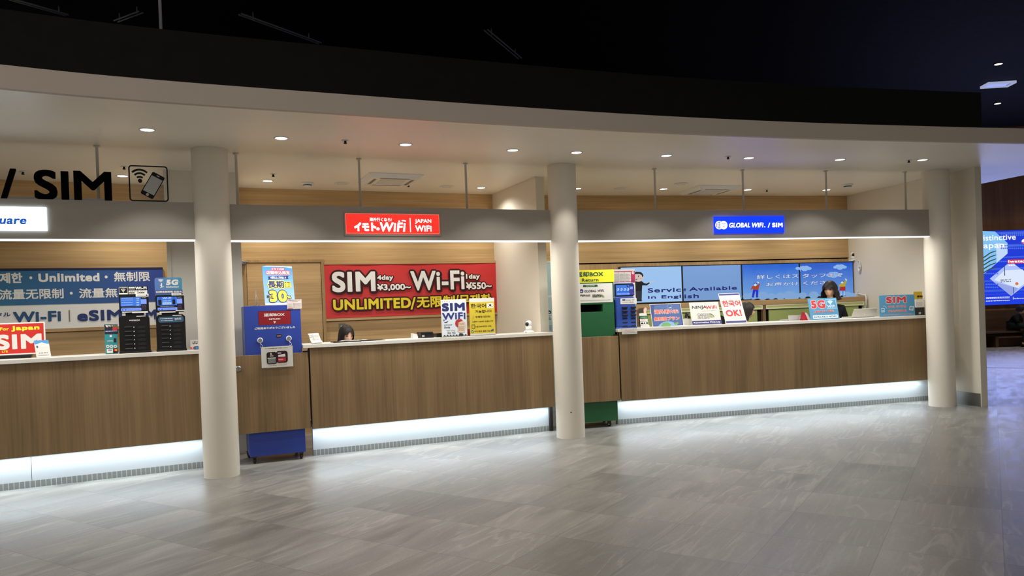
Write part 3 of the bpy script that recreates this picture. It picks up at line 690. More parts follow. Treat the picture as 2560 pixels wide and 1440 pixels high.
# red SIM board on the counter
pl = vplane(FL, 0.24, ZA, (-330, 812), (552, 783), (566, 1188), (-330, 1232)); pl.O.z = TOPZ + 0.035; pl.h -= 0.012
o = board('red_sign', pl, WHT, 0.012, 'red sign reading For Japan SIM at the left edge of the photo', 'sign')
g = Print(pl, ZA); x1 = pl.w - 0.012
g.poly([(0.012, 0.012), (x1, 0.012), (x1, pl.h - 0.012), (0.012, pl.h - 0.012)], ink((190, 44, 38)), True)
g.t('For', (0, 920), (108, 876), YEL, 0.05); g.t('Japan', (140, 932), (484, 850), YEL, 0.07)
g.t('SIM', (-50, 1160), (510, 950), WHT, 0.06); g.t('5G', (-70, 1192), (-5, 1166), YEL, 0.06); g.t('LTE', (25, 1190), (96, 1162), YEL, 0.06)
g.done(o)
MB().box((0.1, 0.0, -0.035), (pl.w * 0.78, 0.13, -0.004), PLB, 0.004).build('stand_base', o)
MB().box((pl.w * 0.85, 0.02, -0.035), (pl.w * 0.985, 0.10, 0.0), PLB2, 0.003).build('stand_foot', o)
# small tilted card
def tilt_card(F, v, Z, tl, tr, br, bl, label, name, cat, m=PAPER, group=None, thick=0.004, stand=True, sm=ACR, fix=None, yaw=0.0):
    pl = tplane(F, v, Z, tl, tr, br, bl, TOPZ + 0.003, fix, yaw)
    o = board(name, pl, m, thick, label, cat, group)
    if stand:      # a clear foot leaning against the back, down to the ledge
        ang = math.asin(max(-1, min(1, pl.Y.z))); h = pl.h * 0.55
        y1 = h / max(0.2, pl.Y.z) * 0.55; zf = 0.0
        B_ = pl.B; top = (0, thick, h)
        # foot point on the ledge: local (y, z) such that its world height equals the ledge
        yy = h * 0.42; zz = -(yy * B_.z) / pl.Y.z
        for x in (pl.w * 0.2, pl.w * 0.8): MB().add([(x - 0.012, thick, h), (x + 0.012, thick, h), (x + 0.012, yy, zz), (x - 0.012, yy, zz), (x - 0.012, thick + 0.003, h), (x + 0.012, thick + 0.003, h), (x + 0.012, yy + 0.003, zz), (x - 0.012, yy + 0.003, zz)], [(0, 1, 2, 3), (7, 6, 5, 4), (0, 4, 5, 1), (3, 2, 6, 7), (1, 5, 6, 2), (0, 3, 7, 4)], sm).build('stand_leg', o)
    return o, pl
o, pl = tilt_card(FL, 0.06, ZA, (415, 1045), (598, 1030), (632, 1245), (452, 1262), 'small blue and white card stand in front of the red SIM sign', 'card_stand', 'card stand', fix=20, yaw=24)
g = Print(pl, ZA); LB = ink((70, 140, 196))
g.poly([(0, pl.h * 0.78), (pl.w, pl.h * 0.78), (pl.w, pl.h), (0, pl.h)], LB, True); g.poly([(0, pl.h * 0.74), (pl.w * 0.5, pl.h * 0.88), (pl.w, pl.h * 0.74), (pl.w, pl.h * 0.6), (0, pl.h * 0.6)], WHT, True)
g.disc((458, 1118), 12, 14, NAVY); g.lines((480, 1205), (590, 1180), 1, GRY, 0.5, 3); g.lines((470, 1232), (600, 1210), 2, GRY, 0.4, 4); g.done(o)
# leaflet stand
o, pl = tilt_card(FL, 0.11, ZA, (1288, 842), (1438, 836), (1456, 1208), (1300, 1216), 'narrow leaflet stand with teal and black leaflet beside the left black kiosk', 'leaflet_stand', 'leaflet stand', ink((42, 134, 140)), fix=8, yaw=6)
g = Print(pl, ZA)
g.rect((1290, 965), (1447, 838), ink((26, 27, 34))); g.rect((1388, 905), (1447, 838), ink((96, 88, 74))); g.rect((1386, 912), (1446, 880), REDI); g.rect((1292, 940), (1447, 912), NAVY)
g.lines((1335, 880), (1385, 845), 2, WHT, 0.4, 5); g.t('W', (1300, 880), (1330, 850), WHT, 0.05); g.lines((1300, 935), (1440, 915), 1, WHT, 0.4, 6)
g.t('1', (1350, 1000), (1376, 972), WHT, 0.06); g.lines((1320, 1065), (1392, 1035), 2, WHT, 0.4, 7); g.rect((1402, 1062), (1428, 1012), BLK)
for x in (1326, 1372, 1420): g.disc((x, 1113), 21, 21, WHT); g.disc((x, 1113), 12, 10, ink((90, 150, 158)))
g.rect((1316, 1195), (1388, 1140), WHT); g.t('VISA', (1330, 1170), (1376, 1150), NAVY, 0.06, shear=0.2)
g.rect((1394, 1200), (1444, 1138), BLK); g.disc((1412, 1158), 14, 14, REDI); g.disc((1428, 1158), 14, 14, ink((230, 150, 40))); g.done(o)
# ------------------------------------------------------------------ rental kiosks
def kiosk(F, v, Z, L_, R_, zt, body, depth, label, trims):
    """L_, R_: bottom corners in the zoom; zt: top of the body"""
    u0, _ = uz(F, v, *Z(L_)); u1, _ = uz(F, v, *Z(R_)); w = u1 - u0
    _, z1 = uz(F, v, *Z(zt)); h = z1 - TOPZ
    r = empty('rental_kiosk', F.mat(u0, v, TOPZ), label, 'kiosk', 'battery and wireless rental kiosks')
    g = MB(); c = w * 0.09
    g.box((0.0, 0.0, 0.0), (w, depth, 0.02), body, 0.003)
    k = w * 0.02
    g.prism([(k, 0.02), (w - k, 0.02), (w - k, h - c), (w - k - c, h), (k + c, h), (k, h - c)], 0.008, depth - 0.01, body)
    g.prism([(k * 2.5, 0.03), (w - k * 2.5, 0.03), (w - k * 2.5, h - c * 1.4), (w - k * 2.5 - c, h - 0.012), (k * 2.5 + c, h - 0.012), (k * 2.5, h - c * 1.4)], 0.0, 0.008, body).build('body', r)
    return r, u0, w, h
def screen_part(r, F, v, Z, tl, tr, br, bl, u0, lean, body):
    """a tablet tipped back about its lower edge; returns its plane"""
    q = [uz(F, v, *Z(p)) for p in (tl, tr, br, bl)]
    w = ((q[1][0] + q[2][0]) - (q[0][0] + q[3][0])) / 2; h = ((q[0][1] + q[1][1]) - (q[2][1] + q[3][1])) / 2
    return (q[0][0] + q[3][0]) / 2 - u0, (q[2][1] + q[3][1]) / 2 - TOPZ, w, h
def kiosk_screen(r, F, v, Z, tl, tr, br, bl, u0, depth):
    x0, z0, w, h = screen_part(r, F, v, Z, tl, tr, br, bl, u0, 0, None)
    MB().box((x0 + w * 0.2, 0.05, z0 - 0.05), (x0 + w * 0.8, 0.10, z0 + h * 0.6), PLB2).build('tablet_arm', r)
    t = MB().prism(rrect(x0, z0, x0 + w, z0 + h, h * 0.09), 0.03, 0.05, PLB).build('tablet', r)
    pl = Plane(F.pt(u0 + x0, v + 0.0298, TOPZ + z0), F.t, Vector((0, 0, 1)), w, h); return t, pl, x0, z0, w, h
SB = glow((62, 122, 226), 0.95); SB2 = glow((44, 92, 200), 0.95); SL = glow((132, 160, 255), 1.0); SK = glow((10, 16, 40), 0.6); SWH = glow((200, 222, 255), 1.0)
def local_print(parent, pl, off_local, name='lettering'):   # printed in a kiosk's own coordinates
    class LP(Print):
        def done(s, parent_=None, nm=name):
            o = s.m.build(nm, parent); o.location = off_local; return o
    return LP
def kiosk_common(r, F, v, u0, w, h, Z, slots, dots, ovals):
    """rows of slots: outlined at the left, oval recesses at the right"""
    for (bl, tr) in slots:
        (x0, z0), (x1, z1) = uz(F, v, *Z(bl)), uz(F, v, *Z(tr)); x0 -= u0; x1 -= u0; z0 -= TOPZ; z1 -= TOPZ
        MB().box((x0, -0.012, z0), (x1, 0.001, z1), PLB2, 0.004).box((x0 + 0.004, -0.0135, z1 - 0.0045), (x1 - 0.004, -0.011, z1 - 0.002), mat('slot_edge', (96, 98, 108), 0.4)).build('battery_slot', r)
    for c in dots:
        x, z = uz(F, v, *Z(c)); MB().ball((x - u0, -0.001, z - TOPZ), 0.0045, glow((225, 235, 215), 1.0), 10, 6).build('status_light', r)
    for (bl, tr) in ovals:
        (x0, z0), (x1, z1) = uz(F, v, *Z(bl)), uz(F, v, *Z(tr)); x0 -= u0; x1 -= u0; z0 -= TOPZ; z1 -= TOPZ
        g = MB(); n = 16; cx, cz, a, b = (x0 + x1) / 2, (z0 + z1) / 2, (x1 - x0) / 2, (z1 - z0) / 2
        g.prism([(cx + a * math.cos(6.283 * i / n), cz + b * math.sin(6.283 * i / n)) for i in range(n)], -0.004, 0.001, mat('slot_black', (4, 4, 5), 0.6))
        g.box((cx - a * 0.85, -0.006, z0 - 0.002), (cx - a * 0.35, 0, z0 + 0.004), PLB2).box((cx + a * 0.35, -0.006, z0 - 0.002), (cx + a * 0.85, 0, z0 + 0.004), PLB2).build('grip_recess', r)
class KP:      # print on a plane that belongs to a kiosk: converts to the kiosk's local coordinates
    def __init__(s, r, F, v, u0, Z, y):
        s.pl = Plane(F.pt(u0, v + y, TOPZ), F.t, Vector((0, 0, 1)), 1, 1); s.p = Print(s.pl, Z); s.r = r; s.y = y
    def done(s, name='lettering'):
        o = s.p.m.build(name, s.r); o.location = (0, s.y, 0); return o
KV = 0.06
# left kiosk (black sign)
r, u0, w, h = kiosk(FL, KV, ZQ, (62, 1400), (640, 1372), (330, 712), PLB, 0.26, 'left of the two black kiosks, with a low black Wi-Fi price header', None)
t, pl, x0, z0, sw, sh = kiosk_screen(r, FL, KV, ZQ, (45, 350), (580, 345), (602, 655), (62, 672), u0, 0.26)
hx0, hz0, hw, hh = screen_part(r, FL, KV + 0.04, ZQ, (45, 195), (568, 182), (572, 345), (48, 350), u0, 0, None)
MB().box((hx0, 0.052, hz0 - 0.01), (hx0 + hw, 0.06, hz0 + hh), PLB).build('header_board', r)
k = KP(r, FL, KV, u0, ZQ, 0.0515); p = k.p
p.frame((55, 332), (208, 196), 5, WHT); p.wifi((131, 292), 62, WHT, 0.17); p.lines((75, 220), (190, 208), 1, WHT, 0.6, 9); p.rect((57, 332), (206, 308), WHT)
p.t('無制限', (226, 226), (338, 194), WHT, 0.05); p.lines((228, 246), (340, 236), 1, WHT, 0.6, 2); p.t('Wi-Fi', (348, 246), (550, 190), WHT, 0.07)
p.rect((228, 326), (388, 258), WHT); p.rect((402, 322), (560, 254), WHT); p.t('¥300', (236, 320), (336, 286), BLK, 0.05); p.t('¥300', (412, 316), (512, 284), BLK, 0.05); p.lines((250, 282), (380, 264), 1, BLK, 0.6, 5); p.lines((430, 278), (550, 260), 1, BLK, 0.6, 6)
k.done()
k = KP(r, FL, KV, u0, ZQ, 0.0298); p = k.p
p.rect((85, 548), (446, 380), SB); p.rect((92, 572), (450, 548), SK); p.rect((92, 632), (455, 574), SL)
for i, y in enumerate((398, 432, 478, 520)): p.lines((100, y + 9), (300, y - 7), 1, SWH, 0.6, i); p.rect((368, y + 9), (416, y - 5), SWH)
p.lines((100, 568), (440, 554), 1, SWH, 0.5, 8); p.rect((108, 622), (132, 598), SB2); p.rect((160, 622), (190, 598), SB2); p.lines((205, 620), (440, 592), 2, SB2, 0.4, 4)
p.rect((450, 506), (548, 418), SL); p.lines((460, 400), (545, 384), 1, SWH, 0.5, 3); p.rect((458, 618), (552, 512), SK); p.lines((468, 606), (545, 520), 4, glow((150, 110, 150), 0.6), 0.3, 12)
k.done('screen_image')
k = KP(r, FL, KV, u0, ZQ, -0.003); p = k.p
p.rect((365, 731), (532, 714), WHT); p.t('WiFiBOX', (238, 812), (432, 782), WHT, 0.06, shear=0.15); p.lines((280, 830), (400, 822), 1, GRY, 0.5, 2); k.done('label')
k = KP(r, FL, KV, u0, ZQ, 0.024); p = k.p
p.rect((110, 660), (288, 640), WHT); p.rect((290, 668), (574, 630), WHT); p.lines((330, 655), (560, 642), 1, GRY, 0.5, 3)
p.rect((356, 374), (584, 318), WHT); p.lines((386, 366), (520, 334), 2, GRY, 0.4, 7); p.rect((535, 356), (566, 334), BLK); k.done('sticker_lettering')
kiosk_common(r, FL, KV, u0, w, h, ZQ, [((152 + i * 3.2, 936 + i * 76.5), (294 + i * 3.6, 910 + i * 76.5)) for i in range(6)], [(322 + i * 3.6, 921 + i * 75.6) for i in range(6)], [((382 + i * 2, 945 + i * 75), (536 + i * 2.4, 890 + i * 75)) for i in range(6)])
# right kiosk (blue 5G sign)
r, u0, w, h = kiosk(FL, KV, ZQ, (735, 1362), (1280, 1340), (990, 690), PLB, 0.26, 'right of the two black kiosks, with a tall blue 5G Unlimited header', None)
t, pl, x0, z0, sw, sh = kiosk_screen(r, FL, KV, ZQ, (706, 345), (1222, 335), (1240, 640), (720, 664), u0, 0.26)
hx0, hz0, hw, hh = screen_part(r, FL, KV + 0.04, ZQ, (692, 28), (1188, 28), (1196, 330), (702, 345), u0, 0, None)
g = MB().prism(rrect(hx0, hz0 - 0.01, hx0 + hw, hz0 + hh, 0.02), 0.052, 0.06, gradmat('header_blue', (70, 100, 160), (62, 138, 170))).build('header_board', r)
k = KP(r, FL, KV, u0, ZQ, 0.0515); p = k.p
p.wifi((806, 125), 72, WHT, 0.2, False); p.disc((818, 140), 12, 12, WHT); p.poly([(808, 150), (832, 150), (828, 190), (850, 186), (866, 190), (850, 200), (822, 206), (800, 216), (795, 208), (812, 188)], WHT); p.poly([(790, 172), (810, 152), (818, 160), (800, 178)], WHT)
p.t('5G', (902, 165), (1118, 62), WHT, 0.08, shear=0.08); p.t('Unlimited', (905, 212), (1130, 180), WHT, 0.1, shear=0.15); p.rect((1090, 110), (1148, 104), WHT)
p.rect((702, 328), (1196, 246), ink((74, 84, 130))); p.t('5G完全無制限 取扱中', (722, 305), (1180, 262), WHT, 0.05); k.done()
k = KP(r, FL, KV, u0, ZQ, 0.0298); p = k.p
p.rect((745, 532), (1092, 372), SB); p.t('Wi-Fi', (838, 415), (990, 380), SWH, 0.04); p.rect((762, 525), (818, 425), SK); p.rect((1018, 512), (1066, 420), SK); p.lines((842, 458), (990, 440), 1, SWH, 0.7, 3); p.rect((840, 514), (996, 474), SWH); p.lines((850, 500), (985, 482), 1, SB2, 0.6, 3)
p.disc((795, 402), 26, 20, SB2); p.disc((1042, 398), 26, 20, SB2)
p.rect((752, 560), (1098, 534), SK); p.lines((800, 556), (1050, 540), 1, SWH, 0.5, 5); p.rect((752, 620), (1102, 562), SL); p.rect((766, 612), (790, 588), SB2); p.rect((816, 612), (846, 588), SB2); p.lines((860, 610), (1090, 580), 2, SB2, 0.4, 4)
p.rect((1098, 496), (1190, 406), SL); p.rect((1104, 604), (1196, 502), SK); p.lines((1112, 592), (1190, 512), 4, glow((150, 110, 150), 0.6), 0.3, 13); p.lines((1105, 388), (1180, 374), 1, SWH, 0.5, 3); k.done('screen_image')
k = KP(r, FL, KV, u0, ZQ, -0.003); p = k.p
p.rect((1018, 718), (1178, 698), WHT); TEAL = ink((52, 88, 118)); p.poly([(790, 738), (1190, 722), (1218, 752), (1218, 806), (1190, 826), (790, 842), (762, 815), (762, 765)], TEAL)
p.lines((800, 780), (1020, 752), 1, WHT, 0.6, 8); p.lines((812, 812), (1025, 790), 1, WHT, 0.6, 9); p.wifi((1078, 800), 42, WHT, 0.2); p.t('5G', (1102, 786), (1172, 750), WHT, 0.05); k.done('label')
k = KP(r, FL, KV, u0, ZQ, 0.024); p = k.p
p.rect((786, 664), (1072, 632), WHT); p.lines((820, 655), (1050, 642), 1, GRY, 0.5, 3); p.rect((1074, 632), (1232, 610), WHT); p.rect((1000, 352), (1212, 302), WHT); p.lines((1030, 346), (1150, 312), 2, GRY, 0.4, 7); p.rect((1172, 332), (1204, 312), BLK); k.done('sticker_lettering')
kiosk_common(r, FL, KV, u0, w, h, ZQ, [((812 + i * 2.8, 912 + i * 75), (946 + i * 3.4, 886 + i * 75)) for i in range(6)], [(972 + i * 3.4, 900 + i * 74.4) for i in (0, 1, 2, 3, 5)], [((1024 + i * 2.4, 926 + i * 74), (1174 + i * 2.8, 868 + i * 74)) for i in range(6)])
# small card by the column
o, pl = tilt_card(FL, 0.10, ZA, (2350, 1032), (2560, 1026), (2575, 1150), (2345, 1158), 'small white card stand half hidden by the first column', 'card_stand', 'card stand', fix=12)
g = Print(pl, ZA); g.lines((2370, 1090), (2500, 1045), 2, BLK, 0.55, 31); g.rect((2347, 1146), (2388, 1118), REDI); g.rect((2360, 1138), (2376, 1124), WHT); g.rect((2392, 1152), (2520, 1105), NAVY); g.rect((2408, 1142), (2432, 1116), LB); g.done(o)
# ================================================================== middle booth
# door in the oak wall
def lu(F, v, Z, p): return uz(F, v, *Z(p))
du0, dz1 = lu(FM, BV - 0.01, ZB, (135, 50)); du1, _ = lu(FM, BV - 0.01, ZB, (1102, 60))
dr = empty('door_1', FM.mat(0, BV - 0.02, 0)); tag(dr, 'oak door with a light frame behind the blue return box', 'door', None, 'structure')
FRW = wood('oak_frame', (140, 112, 74), (184, 152, 106), 'z')
MB().box((du0 + 0.035, 0.0, 0), (du1 - 0.045, 0.018, dz1 - 0.035), WOODH).build('door_panel', dr)
MB().box((du1 - 0.04, -0.012, 0), (du1, 0.019, dz1), FRW).box((du0, -0.012, dz1 - 0.032), (du1 - 0.041, 0.019, dz1), FRW).box((du0 - 0.02, -0.012, 0), (du0 + 0.03, 0.019, dz1 - 0.033), FRW).box((du1 - 0.0445, 0.001, 0), (du1 - 0.0405, 0.019, dz1 - 0.033), STAIN).build('door_frame', dr)
x, z = lu(FM, BV - 0.05, ZB, (148, 80)); MB().box((x - 0.05, -0.055, z - 0.02), (x + 0.02, -0.013, z + 0.02), STEEL, 0.004).tube([(x - 0.01, -0.05, z), (x + 0.03, -0.09, z + 0.004)], 0.008, STEEL).build('door_closer', dr)
# red banner on rails
def wavy(pl, m, amp):
    g = MB(); nx, nz = 60, 10; vs = []
    for j in range(nz + 1):
        for i in range(nx + 1):
            a, b_ = i / nx, j / nz
            y = -amp * (0.5 + 0.5 * math.sin(a * 21 + 0.8 * math.sin(b_ * 3))) * (0.3 + 0.7 * b_) - amp * 0.3 * math.sin(b_ * 9 + a * 5)
            vs.append((a * pl.w, y, b_ * pl.h))
    fs = [(j * (nx + 1) + i, j * (nx + 1) + i + 1, (j + 1) * (nx + 1) + i + 1, (j + 1) * (nx + 1) + i) for j in range(nz) for i in range(nx)]
    return g.add(vs, fs, m, True)
pl = vplane(FM, BV - 0.03, ZC_, (52, 112), (2448, 96), (2474, 776), (88, 862))
BANR = mat('banner_red', (206, 50, 50), 0.55)
o = wavy(pl, BANR, 0.006).build('sale_banner'); o.matrix_world = pl.M(); tag(o, 'wide red fabric banner with SIM and Wi-Fi prices on the back wall', 'banner')
MB().box((0, -0.012, pl.h - 0.004), (pl.w, 0.028, pl.h + 0.028), WOODH).build('top_rail', o); MB().box((0, -0.014, -0.035), (pl.w, 0.028, -0.004), WOODH).build('bottom_rail', o)
g = Print(pl, ZC_, 0.014); MAR = ink((52, 16, 18)); OU = (MAR, 0.09, 0.035); OU2 = (MAR, 0.13, 0.04)
g.t('SIM', (170, 505), (758, 210), BWHT, 0.045, OU); g.t('4day', (790, 352), (1008, 262), BWHT, 0.05, OU2); g.t('¥3,000~', (790, 490), (1252, 380), BWHT, 0.045, OU2)
g.t('Wi-Fi', (1255, 480), (1990, 200), BWHT, 0.032, OU); g.t('1day', (2018, 335), (2205, 248), BWHT, 0.05, OU2); g.t('¥550~', (2018, 465), (2368, 358), BWHT, 0.045, OU2)
g.t('UNLIMITED', (182, 755), (1250, 575), YEL, 0.05, (MAR, 0.12, 0.05)); g.t('/', (1250, 742), (1318, 570), YEL, 0.02, (MAR, 0.1, 0.03))
g.t('无限制', (1335, 718), (1860, 545), YEL, 0.03, (MAR, 0.1, 0.04)); g.t('/', (1865, 700), (1915, 540), YEL, 0.02, (MAR, 0.1, 0.03)); g.t('무제한', (1925, 690), (2360, 522), YEL, 0.03, (MAR, 0.1, 0.04))
g.done(o)
# switch plate behind the woman
pl = vplane(FM, BV - 0.012, PX, (848, 809), (864, 808), (864, 836), (849, 837))
o = board('wall_switch_plate', pl, mat('switch_metal', (128, 124, 112), 0.4, 0.3), 0.011, 'small metal switch plate on the oak wall behind the woman at the middle counter', 'switch plate')
MB().box((pl.w * 0.25, -0.004, pl.h * 0.35), (pl.w * 0.75, 0, pl.h * 0.8), PLW, 0.001).build('switch', o)
# ------------------------------------------------------------------ blue return box with its posters
BLUE = mat('box_blue', (42, 66, 158), 0.42); BLUE_D = mat('box_blue_side', (74, 92, 160), 0.45)
def caster(r, x, y, name='caster', a=0.0):
    c = MB(); M = Matrix.Translation((x, y, 0)) @ Matrix.Rotation(a, 4, 'Z')
    t = MB(); t.lathe([(0.016, -0.010), (0.026, -0.010), (0.028, -0.006), (0.028, 0.006), (0.026, 0.010), (0.016, 0.010)], RUB, (0, 0, 0.028), 24, 'x')
    w = t.build(name, r); w.matrix_local = M
    f = MB().box((-0.017, -0.02, 0.02), (-0.012, 0.02, 0.064), DARKM).box((0.012, -0.02, 0.02), (0.017, 0.02, 0.064), DARKM).box((-0.022, -0.026, 0.0645), (0.022, 0.026, 0.072), DARKM)
    f.lathe([(0.006, -0.018), (0.006, 0.018)], CHROME, (0, 0, 0.028), 12, 'x'); f.build('fork', w)
BU0, BU1, BVv, BZ = -2.945, -2.388, 0.035, 1.62
r = empty('return_box', FM.mat(BU0, BVv, 0), 'tall blue return box on casters with a red panel, behind a wood gate', 'return box', 'wheeled return boxes')
bw = BU1 - BU0
MB().box((0, 0, 0.074), (bw, 0.46, BZ), BLUE, 0.004).build('cabinet', r)
MB().box((-0.003, 0.02, 0.09), (-0.0005, 0.44, BZ - 0.015), BLUE_D).build('side_panel', r)
for x, y in ((0.045, 0.035), (bw - 0.045, 0.035), (0.02, 0.42), (bw - 0.045, 0.42)): caster(r, x, y, a=0.4 if y > 0.1 else 0.0)
class LK(KP):
    def __init__(s, r, F, u0, v, y, Z):
        s.pl = Plane(F.pt(u0, v + y, 0), F.t, Vector((0, 0, 1)), 1, 1); s.p = Print(s.pl, Z); s.r = r; s.y = y
k = LK(r, FM, BU0, BVv, 0.0, ZB); p = k.p
p.rect((318, 832), (704, 650), ink((30, 26, 60))); p.rect((322, 830), (700, 655), ink((136, 24, 34)))
p.t('返却BOX', (384, 728), (630, 680), WHT, 0.05); p.t('RETURN', (445, 768), (578, 744), WHT, 0.06); p.poly([(495, 784), (528, 783), (512, 812)], WHT)
p.t('ご利用ありがとうございました', (272, 886), (758, 838), WHT, 0.05)
p.rect((532, 976), (592, 940), ink((22, 22, 40))); p.t('WiFi', (538, 968), (586, 952), ink((236, 160, 130)), 0.08); p.lines((545, 934), (580, 922), 1, ink((90, 110, 190)), 0.5, 3)
k.done()
# hanging notice
pl = vplane(FM, -0.045, ZR, (180, 455), (1440, 372), (1515, 1195), (250, 1302))
r2 = board('hanging_notice', pl, PAPER, 0.003, 'white notice hung by two badge reels on the blue return box, picturing an open pouch', 'notice')
g = Print(pl, ZR)
g.t('ポーチの中身は全てお揃いですか?', (355, 528), (1280, 445), BLK, 0.03)
g.frame((430, 1140), (1290, 540), 8, ink((196, 194, 180)))
BKP = ink((30, 24, 28))
g.rect((436, 1136), (826, 632), BKP, 0.22); g.rect((812, 1082), (1258, 580), ink((44, 14, 20)), 0.24)
g.rect((480, 1100), (782, 905), ink((118, 118, 118)), 0.08); g.rect((462, 912), (792, 858), WHT); g.poly([(555, 700), (600, 662), (640, 720), (620, 770), (580, 760)], ink((200, 176, 160))); g.t('WiFi', (548, 830), (690, 772), ink((214, 196, 186)), 0.05)
g.rect((890, 1030), (1190, 850), ink((178, 40, 54)), 0.06); g.poly([(880, 760), (1160, 706), (1180, 820), (890, 838)], WHT); g.rect((868, 706), (1006, 656), ink((214, 208, 204))); g.rect((895, 965), (1080, 915), ink((196, 150, 140)))
g.lines((500, 1205), (850, 1160), 1, BLK, 0.5, 3); g.lines((880, 1180), (1240, 1130), 1, ink((150, 60, 60)), 0.5, 4); g.done(r2)
BACKY = BVv + 0.045 - 0.004
for c, ring in (((188, 182), (212, 405)), ((1345, 105), (1372, 322))):
    (x, z), (x2, z2) = pl.loc(ZR(c)), pl.loc(ZR(ring))
    w = MB().lathe([(0.027, 0.045 + BVv - 0.002), (0.029, 0.045 + BVv - 0.012), (0.022, 0.045 + BVv - 0.014)], mat('reel_white', (214, 222, 236), 0.35), (x, 0, z), 28, 'y').build('badge_reel', r2)
    MB().lathe([(0.020, 0.045 + BVv - 0.0145), (0.020, 0.045 + BVv - 0.016)], GRY, (x, 0, z), 24, 'y').build('reel_face', w)
    g = MB().tube([(x, 0.07, z - 0.026), (x + 0.002, 0.05, (z + z2) / 2), (x2, 0.004, z2 + 0.02)], 0.0028, PLW, 6)
    g.tube([(x2 + 0.012 * math.cos(q * 0.45), 0.002 + 0.004 * math.sin(q), z2 + 0.015 * math.sin(q * 0.45)) for q in range(15)], 0.0022, CHROME, 6); g.build('strap', w)
# discount poster, small notice and wire on the box
pl = tplane(FM, 0.12, ZP, (175, 165), (1042, 178), (1130, 1292), (265, 1308), BZ + 0.004, 5, 24)
o = board('discount_poster', pl, gradmat('poster_sky', (164, 202, 226), (52, 138, 200), 'Z'), 0.004, 'blue poster with a large yellow 30 standing on the blue return box', 'poster', r=0.02)
g = Print(pl, ZP); PK = ink((214, 60, 96)); NB = ink((26, 40, 112)); YL2 = ink((246, 222, 80))
g.poly([(182, 200), (300, 168), (1020, 185), (1040, 240), (820, 205), (300, 190)], ink((220, 236, 246)))
g.t('イモトWiFi', (440, 292), (800, 232), WHT, 0.06, (PK, 0.22)); g.t('店頭申込限定', (296, 416), (968, 318), WHT, 0.04, (PK, 0.14))
g.poly([(335, 478), (935, 455), (912, 505), (940, 545), (340, 566), (365, 520)], NB); g.t('10回以上ご利用より', (415, 540), (862, 478), WHT, 0.04)
g.t('長期', (345, 808), (790, 600), NB, 0.035, (YL2, 0.1)); g.rect((820, 800), (1000, 628), YL2); g.rect((830, 790), (992, 640), ink((70, 66, 40))); g.t('割', (838, 784), (984, 648), YL2, 0.04)
g.t('30', (395, 1215), (875, 875), YL2, 0.075, (NB, 0.07)); g.t('%', (890, 1112), (1000, 1035), YL2, 0.06, (NB, 0.2))
g.rect((312, 1082), (378, 1020), ink((70, 70, 60))); g.t('大', (402, 1080), (480, 1010), ink((70, 60, 30)), 0.05, (YL2, 0.14)); g.poly([(260, 1300), (1128, 1285), (1115, 1050), (900, 1110), (600, 1080), (255, 1130)][:2] + [(1122, 1230), (264, 1250)], ink((222, 230, 240)))
g.done(o)
pl = vplane(FM, BVv - 0.006, ZP, (892, 1136), (1322, 1130), (1318, 1412), (896, 1418))
o = board('info_card', pl, ink((216, 204, 200)), 0.004, 'small pinkish information card on the top edge of the blue return box', 'card')
g = Print(pl, ZP); g.frame((896, 1414), (1316, 1138), 7, ink((140, 116, 116))); g.t('お申込みはこちら', (940, 1178), (1265, 1152), ink((120, 60, 60)), 0.04); g.lines((985, 1206), (1210, 1186), 1, ink((120, 70, 70)), 0.5, 2)
g.rect((935, 1355), (1048, 1248), ink((190, 186, 180)))
for i, y in enumerate((1250, 1282, 1314, 1352)): g.disc((1090, y), 9, 9, BLK); g.lines((1108, y + 9), (1290, y - 9), 1, ink((90, 80, 84)), 0.5, i + 3)
g.rect((922, 1404), (1058, 1382), ink((190, 90, 80))); g.done(o)
(x, z), (x1, z1) = lu(FM, 0.2, ZB, (290, 595)), lu(FM, 0.2, ZB, (290, 415)); (x2, z2) = lu(FM, 0.2, ZB, (335, 590))
o = empty('card_clip_stand', FM.mat(x, 0.2, BZ), 'thin upright clip stand with a dangling thread on the blue return box', 'clip stand')
MB().lathe([(0.03, 0.0005), (0.03, 0.006), (0.004, 0.008)], ACR, n=24).build('base', o); hh = z1 - BZ
MB().tube([(0, 0, 0.006), (0, 0, hh * 0.6), (0.002, 0, hh)], 0.0035, PLW, 8).build('rod', o); MB().box((-0.006, -0.004, hh * 0.72), (0.008, 0.004, hh), mat('clip_beige', (206, 190, 170), 0.5), 0.001).build('clip', o)
MB().tube([(0.002, -0.004, hh * 0.75), (0.02, -0.006, hh * 0.42), (x2 - x, -0.008, 0.004)], 0.0016, PLW, 6).build('thread', o)
# ------------------------------------------------------------------ things on the middle ledge
o, pl = tilt_card(FM, 0.04, ZB, (912, 932), (1020, 924), (1082, 1034), (958, 1056), 'handwritten white cards in a clear holder at the left end of the middle ledge', 'card_holder', 'card holder', fix=30, yaw=26)
g = Print(pl, ZB); g.poly([(955, 930), (958, 930), (1003, 1050), (999, 1050)], GRY)
g.lines((925, 985), (950, 945), 3, BLK, 0.25, 41); g.lines((968, 1010), (1030, 945), 4, GRY, 0.2, 42); g.lines((985, 1035), (1050, 1018), 1, BLK, 0.5, 43); g.done(o)
MB().box((0.0, -0.012, 0.006), (pl.w, -0.004, 0.026), PLW, 0.002).build('holder_lip', o)
def ledge(F, v, x0, x1, y=None): return uz(F, v, x0, 850)[0], uz(F, v, x1, 850)[0]
a, c = ledge(FM, 0.05, 833, 903)
r = empty('clipboard', FM.mat(a, 0.04, TOPZ), 'black clipboard lying on the ledge in front of the seated woman', 'clipboard')
